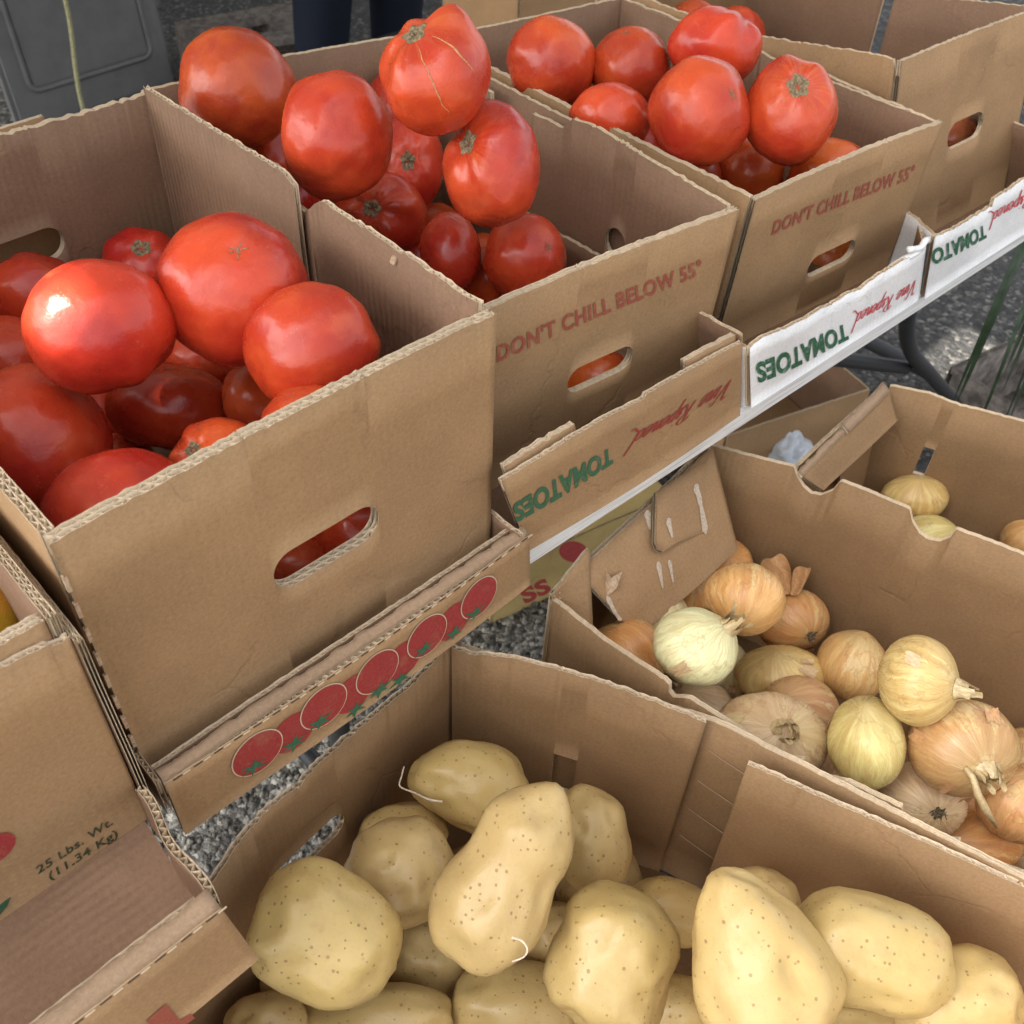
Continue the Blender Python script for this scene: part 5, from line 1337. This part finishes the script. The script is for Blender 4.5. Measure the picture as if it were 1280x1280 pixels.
LOW = dict(A=('tomatoes lying low in the front left carton', 'tomato lying low under the others in the front left carton'), B=('tomatoes lying low in the second carton', 'tomato lying low under the others in the second carton'),
           C=('tomatoes lying low in the third carton', 'tomato lying low under the others in the third carton'), D=('tomatoes lying low in the fourth carton', 'tomato lying low at the bottom of the fourth carton'),
           P=('potatoes lying low in the potato carton', 'potato lying low under the others in the potato carton'), O=('onions lying low in the full onion carton', 'onion lying low under the others in the full onion carton'),
           I=('onions lying low in the right hand onion carton', 'onion lying low at the bottom of the right hand onion carton'))
for kk, lst in FILL.items():
    for i, (x, y, z, r_) in enumerate(lst):
        cx, cy, d = depth_px((x, y, z))
        rp = r_ * CAM_F / d
        if kk in 'ABCD': make_tomato(cx, cy, rp, rp * .96, d, LOW[kk][1], LOW[kk][0], seed=200 + i + ord(kk) * 7, col=DK if i % 2 else RED)
        elif kk == 'P': make_potato(cx, cy, rp * 1.12, rp * .95, d, LOW[kk][1], ang=(i * 67) % 180 - 90, seed=200 + i, group=LOW[kk][0])
        else: make_onion(cx, cy, rp, rp * .95, d, LOW[kk][1], LOW[kk][0], ax=(math.cos(i * 2.1) * .6, math.sin(i * 2.1) * .6), col=(TAN, GOLD, PINK, ORG)[i % 4], tuft=False, flakes=1, seed=200 + i)

# ================================================================== under the table and behind
def boxthing(name, label, cat, c, size, yaw, mat, z0, open_top=False, th=.005, tl=None):
    r = empty(name, (c[0], c[1], z0), label, cat); r.rotation_euler = (0, 0, 0)
    ca, sa = math.cos(yaw), math.sin(yaw)
    w = lambda x, y: (c[0] + x * ca - y * sa, c[1] + x * sa + y * ca)
    hx, hy, h = size[0] / 2, size[1] / 2, size[2]; cor = [(-hx, -hy), (hx, -hy), (hx, hy), (-hx, hy)]
    Ps = {}
    for nm, i, j in (('front_panel', 0, 1), ('side_panel', 1, 2), ('back_panel', 2, 3), ('side_panel', 3, 0)):
        e = .0005 if nm == 'side_panel' else 0
        a, b_ = cor[i], cor[j]
        if nm == 'side_panel': a = (a[0], a[1] + math.copysign(th, -a[1])); b_ = (b_[0], b_[1] + math.copysign(th, -b_[1]))
        Ps.setdefault(nm, slab(nm, r, [Z(w(*a), z0), Z(w(*b_), z0)], [Z(w(*a), z0 + h), Z(w(*b_), z0 + h)], mat, th=th - .0005, layers=1, rows=2))
    k = .0055
    slab('bottom_panel', r, [Z(w(-hx + k, -hy + k), z0 + .005), Z(w(hx - k, -hy + k), z0 + .005)], [Z(w(-hx + k, hy - k), z0 + .005), Z(w(hx - k, hy - k), z0 + .005)], mat, th=.004, layers=1, rows=2)
    if not open_top: Ps['top'] = slab('top_panel', r, [Z(w(-hx, -hy), z0 + h + .0035), Z(w(hx, -hy), z0 + h + .0035)], [Z(w(-hx, hy), z0 + h + .0035), Z(w(hx, hy), z0 + h + .0035)], mat, th=.003, layers=1, rows=2)
    return r, Ps
YB = [M_YEL, M_YEL, M_EDGE]
c0 = uz(640, 752, -.80)
r, Ps = boxthing('fruit_box', 'closed yellow box with red print standing on the gravel under the table', 'box', (c0[0] + .25, c0[1] + .175), (.36, .26, .13), -.22, YB, ZG)
P = Ps['top']
words(P, 'lettering', 'SS', (656, 755), (690, 738), (648, 738), (682, 722), M_RED, .05)
P.decal('printed_circle', *disc(P, P.px(717, 690), .024), M_RED)
P = Ps['front_panel']
words(P, 'lettering', 'T', (641, 792), (662, 797), (645, 766), (665, 771), M_RED, .05, cap=True)
boxthing('empty_carton', 'dark brown open carton on the asphalt under the table by the white bag', 'carton', tuple(uz(945, 552, -.86)[:2] + np.array([.12, .10])), (.34, .28, .16), -.3, [M_OUT, M_IN, M_EDGE], ZG, True)
# crumpled white bag
def bag():
    rg = random.Random(4); c = Vector(uz(980, 562, ZG + .06))
    def fn(u):
        r_ = 1 + .35 * noise.noise(u * 2.2 + Vector((3, 1, 8))) + .18 * noise.noise(u * 5 + Vector((1, 1, 2)))
        return Vector((u.x * .05 * r_, u.y * .045 * r_, max(-.058, u.z * .05 * r_)))
    me = lump_mesh('plastic_bag', fn, 40, 28); me.materials.append(flat_mat('white_plastic', (.62, .66, .72), .35, .5, .08, 60, .002, 90))
    o = bpy.data.objects.new('plastic_bag', me); COL.objects.link(o); o.location = c
    tag(o, 'crumpled white plastic bag on the asphalt beside the dark open carton', 'bag')
bag()
# leeks hanging over the end of the table
def leeks():
    rg = random.Random(8)
    o0 = Vector((1.30, .02, ZT))
    g = flat_mat('leek_leaf', (.024, .045, .022), .45, .4, .45, 40); pale = flat_mat('leek_shaft', (.55, .58, .36), .45, .4, .2, 60)
    root = empty('leek_bunch', o0, 'bunch of leeks at the right edge with long dark leaves hanging down', 'leeks')
    for k in range(4):
        x = 1.280 + .021 * (k % 3); z = ZT + .016 + .026 * (k // 3)
        q = MB(); q.tube([(x, .34, z + .004), (x, .2, z), (x + .004, -.015, z)], [.011, .012, .013], 10); q.build('shaft', pale, root, True)
        for j in range(5):
            p = Vector((x + .004, -.01, z)); d = Vector((rg.uniform(-.42, .20), -rg.uniform(.08, .25), rg.uniform(-.1, .15))).normalized()
            L = rg.uniform(.28, .52); n = 10; w0 = rg.uniform(.0025, .0055); V = []; F = []
            for i in range(n + 1):
                f = i / n; wd = w0 * (1 - f) ** .6 + .0006; sd_ = d.cross(Vector((0, 0, 1))).normalized()
                V += [p - sd_ * wd, p + Vector((0, 0, -1)) * wd * .35, p + sd_ * wd]
                p = p + d * L / n; d = (d + Vector((.02, .0, -.5))).normalized()
            for i in range(n):
                b = 3 * i; F += [(b, b + 1, b + 4, b + 3), (b + 1, b + 2, b + 5, b + 4)]
            mesh_obj('leaf', V, F, g, root, smooth=True)
leeks()
boxthing('wooden_crate', 'weathered crate on the asphalt at the right edge under the leek leaves', 'crate', tuple(uz(1268, 500, -.80)[:2] + np.array([.12, -.10])), (.32, .42, .17), -.2, [M_WOOD, M_WOOD, M_WOOD], ZG, True, .012)

# cardboard box on the goods behind, top middle
r, Ps = boxthing('spare_carton', 'closed brown carton behind the row of tomato cartons at the top', 'carton', (1.53, 1.10), (.44, .22, .36), -.02, [M_OUT, M_IN, M_EDGE], -.46)
r2 = empty('back_table', (1.3, 1.15, ZG), 'dark table behind the stall carrying the closed carton', 'table')
q = MB(); q.box((.93, .90, -.49), (1.9, 1.45, -.4605), .003); q.build('tabletop', M_BLACK, r2)
for x in (.97, 1.86):
    for y in (.95, 1.40):
        q = MB(); q.box((x - .02, y - .02, ZG), (x + .02, y + .02, -.4905)); q.build('leg', M_BLACK, r2)

# grey folded table standing on end behind
def upright():
    r = empty('folded_table', (1.15, 2.65, ZG), 'grey plastic folding table standing on its end at the top left', 'folded table')
    bl = uz(28, 168, ZG + .0); br = uz(222, 104, ZG)
    u_ = (br - bl); L = np.linalg.norm(u_); u_ = Vector(u_ / L); up = Vector((0, .10, 1)).normalized(); n = u_.cross(up)
    Mx = Matrix((u_, up, n)).transposed().to_4x4(); Mx.translation = Vector(bl)
    q = MB(); q.box((0, 0, -.045), (L, .95, 0), .012, Mx); q.build('panel', M_GREYPL, r, False)
    # raised rim round the recess
    rr = .03; x0, x1, y0, y1 = .065, L - .065, .10, .86
    path = []
    for cx_, cy_, a0 in ((x1 - rr, y1 - rr, 0), (x0 + rr, y1 - rr, 90), (x0 + rr, y0 + rr, 180), (x1 - rr, y0 + rr, 270)):
        for k in range(6):
            a = math.radians(a0 + k * 18); path.append(Mx @ Vector((cx_ + rr * math.cos(a), cy_ + rr * math.sin(a), .001)))
    path.append(path[0]); path.append(path[1])
    q = MB(); q.tube(path, .0075, 8); q.build('rim', M_GREYPL, r, True)
    q = MB(); q.box((x0 + .012, y0 + .012, .0005), (x1 - .012, y1 - .012, .003), .001, Mx); q.build('recess', M_GREYPL, r)
upright()
rp = []
for k in range(26):
    f = k / 25; p = uy(75 + 32 * f + 3 * math.sin(5 * f + .5), -20 + 160 * f, 2.35)
    rp.append(p)
q = MB(); p0 = Vector(rp[0]); q.tube([p0 + Vector((0, 0, 1.2))] + rp + [Vector(rp[-1]) + Vector((.01, 0, -.12))], .0065, 8)
tag(q.build('rope', M_ROPE, None, True, at=tuple(rp[-1])), 'thin green rope hanging in front of the grey folded table', 'rope')

# black trailer, pallet and helper at the back
tr = empty('cargo_trailer', (2.4, 4.3, ZG), 'black trailer standing behind the stall in the dark', 'trailer')
q = MB(); q.box((-1.2, 3.55, ZG + .42), (5.2, 5.4, ZG + 2.3), .02); q.build('body', M_BLACK, tr)
q = MB(); q.box((-1.2, 3.45, ZG + .34), (5.2, 3.545, ZG + .415), .01); q.build('bumper', M_BLACK, tr)
for x in (.4, 3.6):
    q = MB(); q.tube([(x, 3.62, ZG + .33), (x, 3.85, ZG + .33)], .33, 28); q.build('wheel', M_TYRE, tr, True)
pl = empty('wooden_pallet', (2.0, 3.0, ZG), 'weathered pallet boards behind the second carton, next to the grey folded table', 'pallet')
for k, (pa, pb, w_, zz) in enumerate((((233, 40), (376, 14), .10, ZG + .14), ((243, 62), (372, 46), .07, ZG + .14), ((340, 66), (405, 60), .08, ZG + .06))):
    a = Vector(uz(*pa, zz)); b_ = Vector(uz(*pb, zz)); d = (b_ - a).normalized(); n = Vector((-d.y, d.x, 0))
    V = [a, b_, b_ + n * w_, a + n * w_]; V = V + [v - Vector((0, 0, .02)) for v in V]
    mesh_obj('board', V, [(0, 1, 2, 3), (7, 6, 5, 4), (0, 4, 5, 1), (1, 5, 6, 2), (2, 6, 7, 3), (3, 7, 4, 0)], M_WOOD, pl)
for f in (.15, .8):
    a = Vector(uz(233, 40, ZG + .14)).lerp(Vector(uz(376, 14, ZG + .14)), f)
    q = MB(); q.box(a + Vector((-.04, -.25, -.139)), a + Vector((.04, .12, -.0205))); q.build('bearer', M_WOOD, pl)

def person():
    base = Vector((1.66, 1.95, ZG))
    r = empty('person', base, 'person in dark blue jeans standing behind the tomato cartons', 'person')
    def skin(name, pts, edges, rad, mat, root=0, lv=2):
        me = bpy.data.meshes.new(name); me.from_pydata([Vector(p) for p in pts], edges, []); me.materials.append(mat)
        o = bpy.data.objects.new(name, me); COL.objects.link(o); o.parent = r
        m = o.modifiers.new('skin', 'SKIN'); sv = me.skin_vertices[0].data
        for i, a in enumerate(rad): sv[i].radius = a if isinstance(a, tuple) else (a, a); sv[i].use_root = (i == root)
        m.use_smooth_shade = True
        s_ = o.modifiers.new('subdivision', 'SUBSURF'); s_.levels = s_.render_levels = lv
        return o
    # body (skin) head to feet, arms at the sides
    J = [(0, 0, .95), (0, 0, 1.12), (0, .01, 1.32), (0, .01, 1.46), (0, -.01, 1.56), (0, -.02, 1.66), (0, -.02, 1.74),
         (.10, 0, .90), (.115, -.02, .50), (.12, .02, .10), (.13, -.12, .04), (-.10, 0, .90), (-.125, -.02, .50), (-.13, .02, .10), (-.14, -.12, .04),
         (.18, .01, 1.42), (.25, .03, 1.14), (.27, -.05, .90), (.27, -.09, .80), (-.18, .01, 1.42), (-.25, .03, 1.14), (-.27, -.05, .90), (-.27, -.09, .80)]
    E_ = [(0, 1), (1, 2), (2, 3), (3, 4), (4, 5), (5, 6), (0, 7), (7, 8), (8, 9), (9, 10), (0, 11), (11, 12), (12, 13), (13, 14), (3, 15), (15, 16), (16, 17), (17, 18), (3, 19), (19, 20), (20, 21), (21, 22)]
    R_ = [(.15, .11), (.13, .10), (.15, .11), (.10, .08), .05, .085, .075, (.085, .09), .058, .04, .04, (.085, .09), .058, .04, .04, .055, .042, .030, (.035, .018), .055, .042, .030, (.035, .018)]
    skin('body', J, E_, R_, M_SKIN)
    for sx in (.27, -.27):
        for k in range(5):
            x = sx + (-.03 + .015 * k) * (1 if sx > 0 else -1)
            l = (.055, .075, .085, .078, .06)[k]; st_ = (sx, -.092, .79)
            skin('finger', [(x, -.095, .775), (x, -.105, .775 - l * .5), (x, -.098, .775 - l)], [(0, 1), (1, 2)], [.010, .009, .007], M_SKIN, 0, 1)
    skin('jeans', [(0, 0, .98), (0, 0, .93), (.10, 0, .86), (.118, -.02, .52), (.125, .015, .28), (.128, .01, .10), (-.10, 0, .86), (-.127, -.02, .52), (-.133, .015, .28), (-.136, .01, .10)],
         [(0, 1), (1, 2), (2, 3), (3, 4), (4, 5), (1, 6), (6, 7), (7, 8), (8, 9)], [(.165, .125), (.17, .13), (.108, .112), .088, .076, .078, (.108, .112), .088, .076, .078], M_DENIM, 1)
    skin('shirt', [(0, 0, .93), (0, 0, 1.12), (0, .01, 1.34), (0, .01, 1.46), (.18, .01, 1.42), (.235, .025, 1.20), (-.18, .01, 1.42), (-.235, .025, 1.20)], [(0, 1), (1, 2), (2, 3), (3, 4), (4, 5), (3, 6), (6, 7)],
         [(.175, .135), (.155, .12), (.17, .13), (.11, .09), .068, .06, .068, .06], M_SHIRT, 1)
    skin('hair', [(0, -.0, 1.70), (0, .0, 1.77)], [(0, 1)], [(.092, .10), .078], M_HAIR, 0)
    for sx in (.132, -.142):
        skin('shoe', [(sx, .04, .05), (sx, -.06, .045), (sx, -.17, .035)], [(0, 1), (1, 2)], [.052, .052, .042], M_SHOE, 0)
    hd = MB(); hd.tube([(0, -.10, 1.69), (0, -.125, 1.655), (0, -.11, 1.64)], [.008, .016, .012], 8); h_ = hd
    nose = mesh_obj('nose', [base + v for v in hd.v], hd.f, M_SKIN, r, smooth=True)
    for sx in (.032, -.032):
        q = MB(); q.tube([base + Vector((sx - .012, -.098, 1.685)), base + Vector((sx, -.104, 1.688)), base + Vector((sx + .012, -.098, 1.685))], [.003, .007, .003], 8); q.build('eye', M_HAIR, r, True)
    q = MB(); q.tube([base + Vector((-.025, -.096, 1.612)), base + Vector((0, -.104, 1.610)), base + Vector((.025, -.096, 1.612))], [.002, .005, .002], 6); q.build('mouth', M_RED2, r, True)
    for sx in (.084, -.084):
        q = MB(); q.tube([base + Vector((sx, -.015, 1.70)), base + Vector((sx * 1.12, -.01, 1.675)), base + Vector((sx, -.015, 1.635))], [.008, .012, .007], 8); q.build('ear', M_SKIN, r, True)
person()

# ================================================================== unseen awning added to shade the stall and place sun patches
m, t, b = newmat('added_awning_cloth'); g = G(t)
tr_ = g.n('BsdfTranslucent', {'Color': (.11, .11, .10, 1)}); df_ = g.n('BsdfDiffuse', {'Color': (.13, .13, .13, 1)})
ms = g.n('MixShader', {'Fac': .5}); t.links.new(df_.outputs[0], ms.inputs[1]); t.links.new(tr_.outputs[0], ms.inputs[2])
t.links.new(ms.outputs[0], [n for n in t.nodes if n.type == 'OUTPUT_MATERIAL'][0].inputs[0])
M_AWN = m
def awn_z(a, b_): return .40 * min(a, 1 - a, b_, 1 - b_) * 2
def big_awning():
    x0, x1, y0, y1, z = -1.75, 3.6, .12, 4.9, 1.42
    r = empty('added_awning', ((x0 + x1) / 2, (y0 + y1) / 2, ZG), 'unseen dark awning added to shade the stall, openings cut to throw sun patches', 'awning')
    def zz(x, y): return z + awn_z((x - x0) / (x1 - x0), (y - y0) / (y1 - y0))
    holes = []
    for (px_, py_, pz, hx, hy) in ((.128, .190, -.04, .024, .040), (2.0, .215, ZG, .13, .065), (.50, .33, ZG, .13, .04)):  # openings traced back along the sun from the wanted sun patches
        t_ = 2.0
        for _ in range(20): t_ = (zz(px_ + SUN_DIR.x * t_, py_ + SUN_DIR.y * t_) - pz) / SUN_DIR.z
        cx_, cy_ = px_ + SUN_DIR.x * t_, py_ + SUN_DIR.y * t_
        holes.append((cx_ - hx, cx_ + hx, cy_ - hy, cy_ + hy))
    xs = sorted(set(np.linspace(x0, x1, 33).tolist() + [h[0] for h in holes] + [h[1] for h in holes]))
    ys = sorted(set(np.linspace(y0, y1, 31).tolist() + [h[2] for h in holes] + [h[3] for h in holes]))
    V = [(x, y, zz(x, y)) for y in ys for x in xs]; F = []; nx = len(xs)
    for j in range(len(ys) - 1):
        for i in range(nx - 1):
            mx, my = (xs[i] + xs[i + 1]) / 2, (ys[j] + ys[j + 1]) / 2
            if any(h[0] < mx < h[1] and h[2] < my < h[3] for h in holes): continue
            q_ = j * nx + i; F.append((q_, q_ + 1, q_ + nx + 1, q_ + nx))
    o = mesh_obj('cloth', V, F, M_AWN, r)
    for x in (x0 + .03, x1 - .03):
        for y in (y0 + .03, y1 - .03):
            q = MB(); q.tube([(x, y, ZG), (x, y, z)], .018, 8); q.build('pole', M_STEEL, r, True)
big_awning()
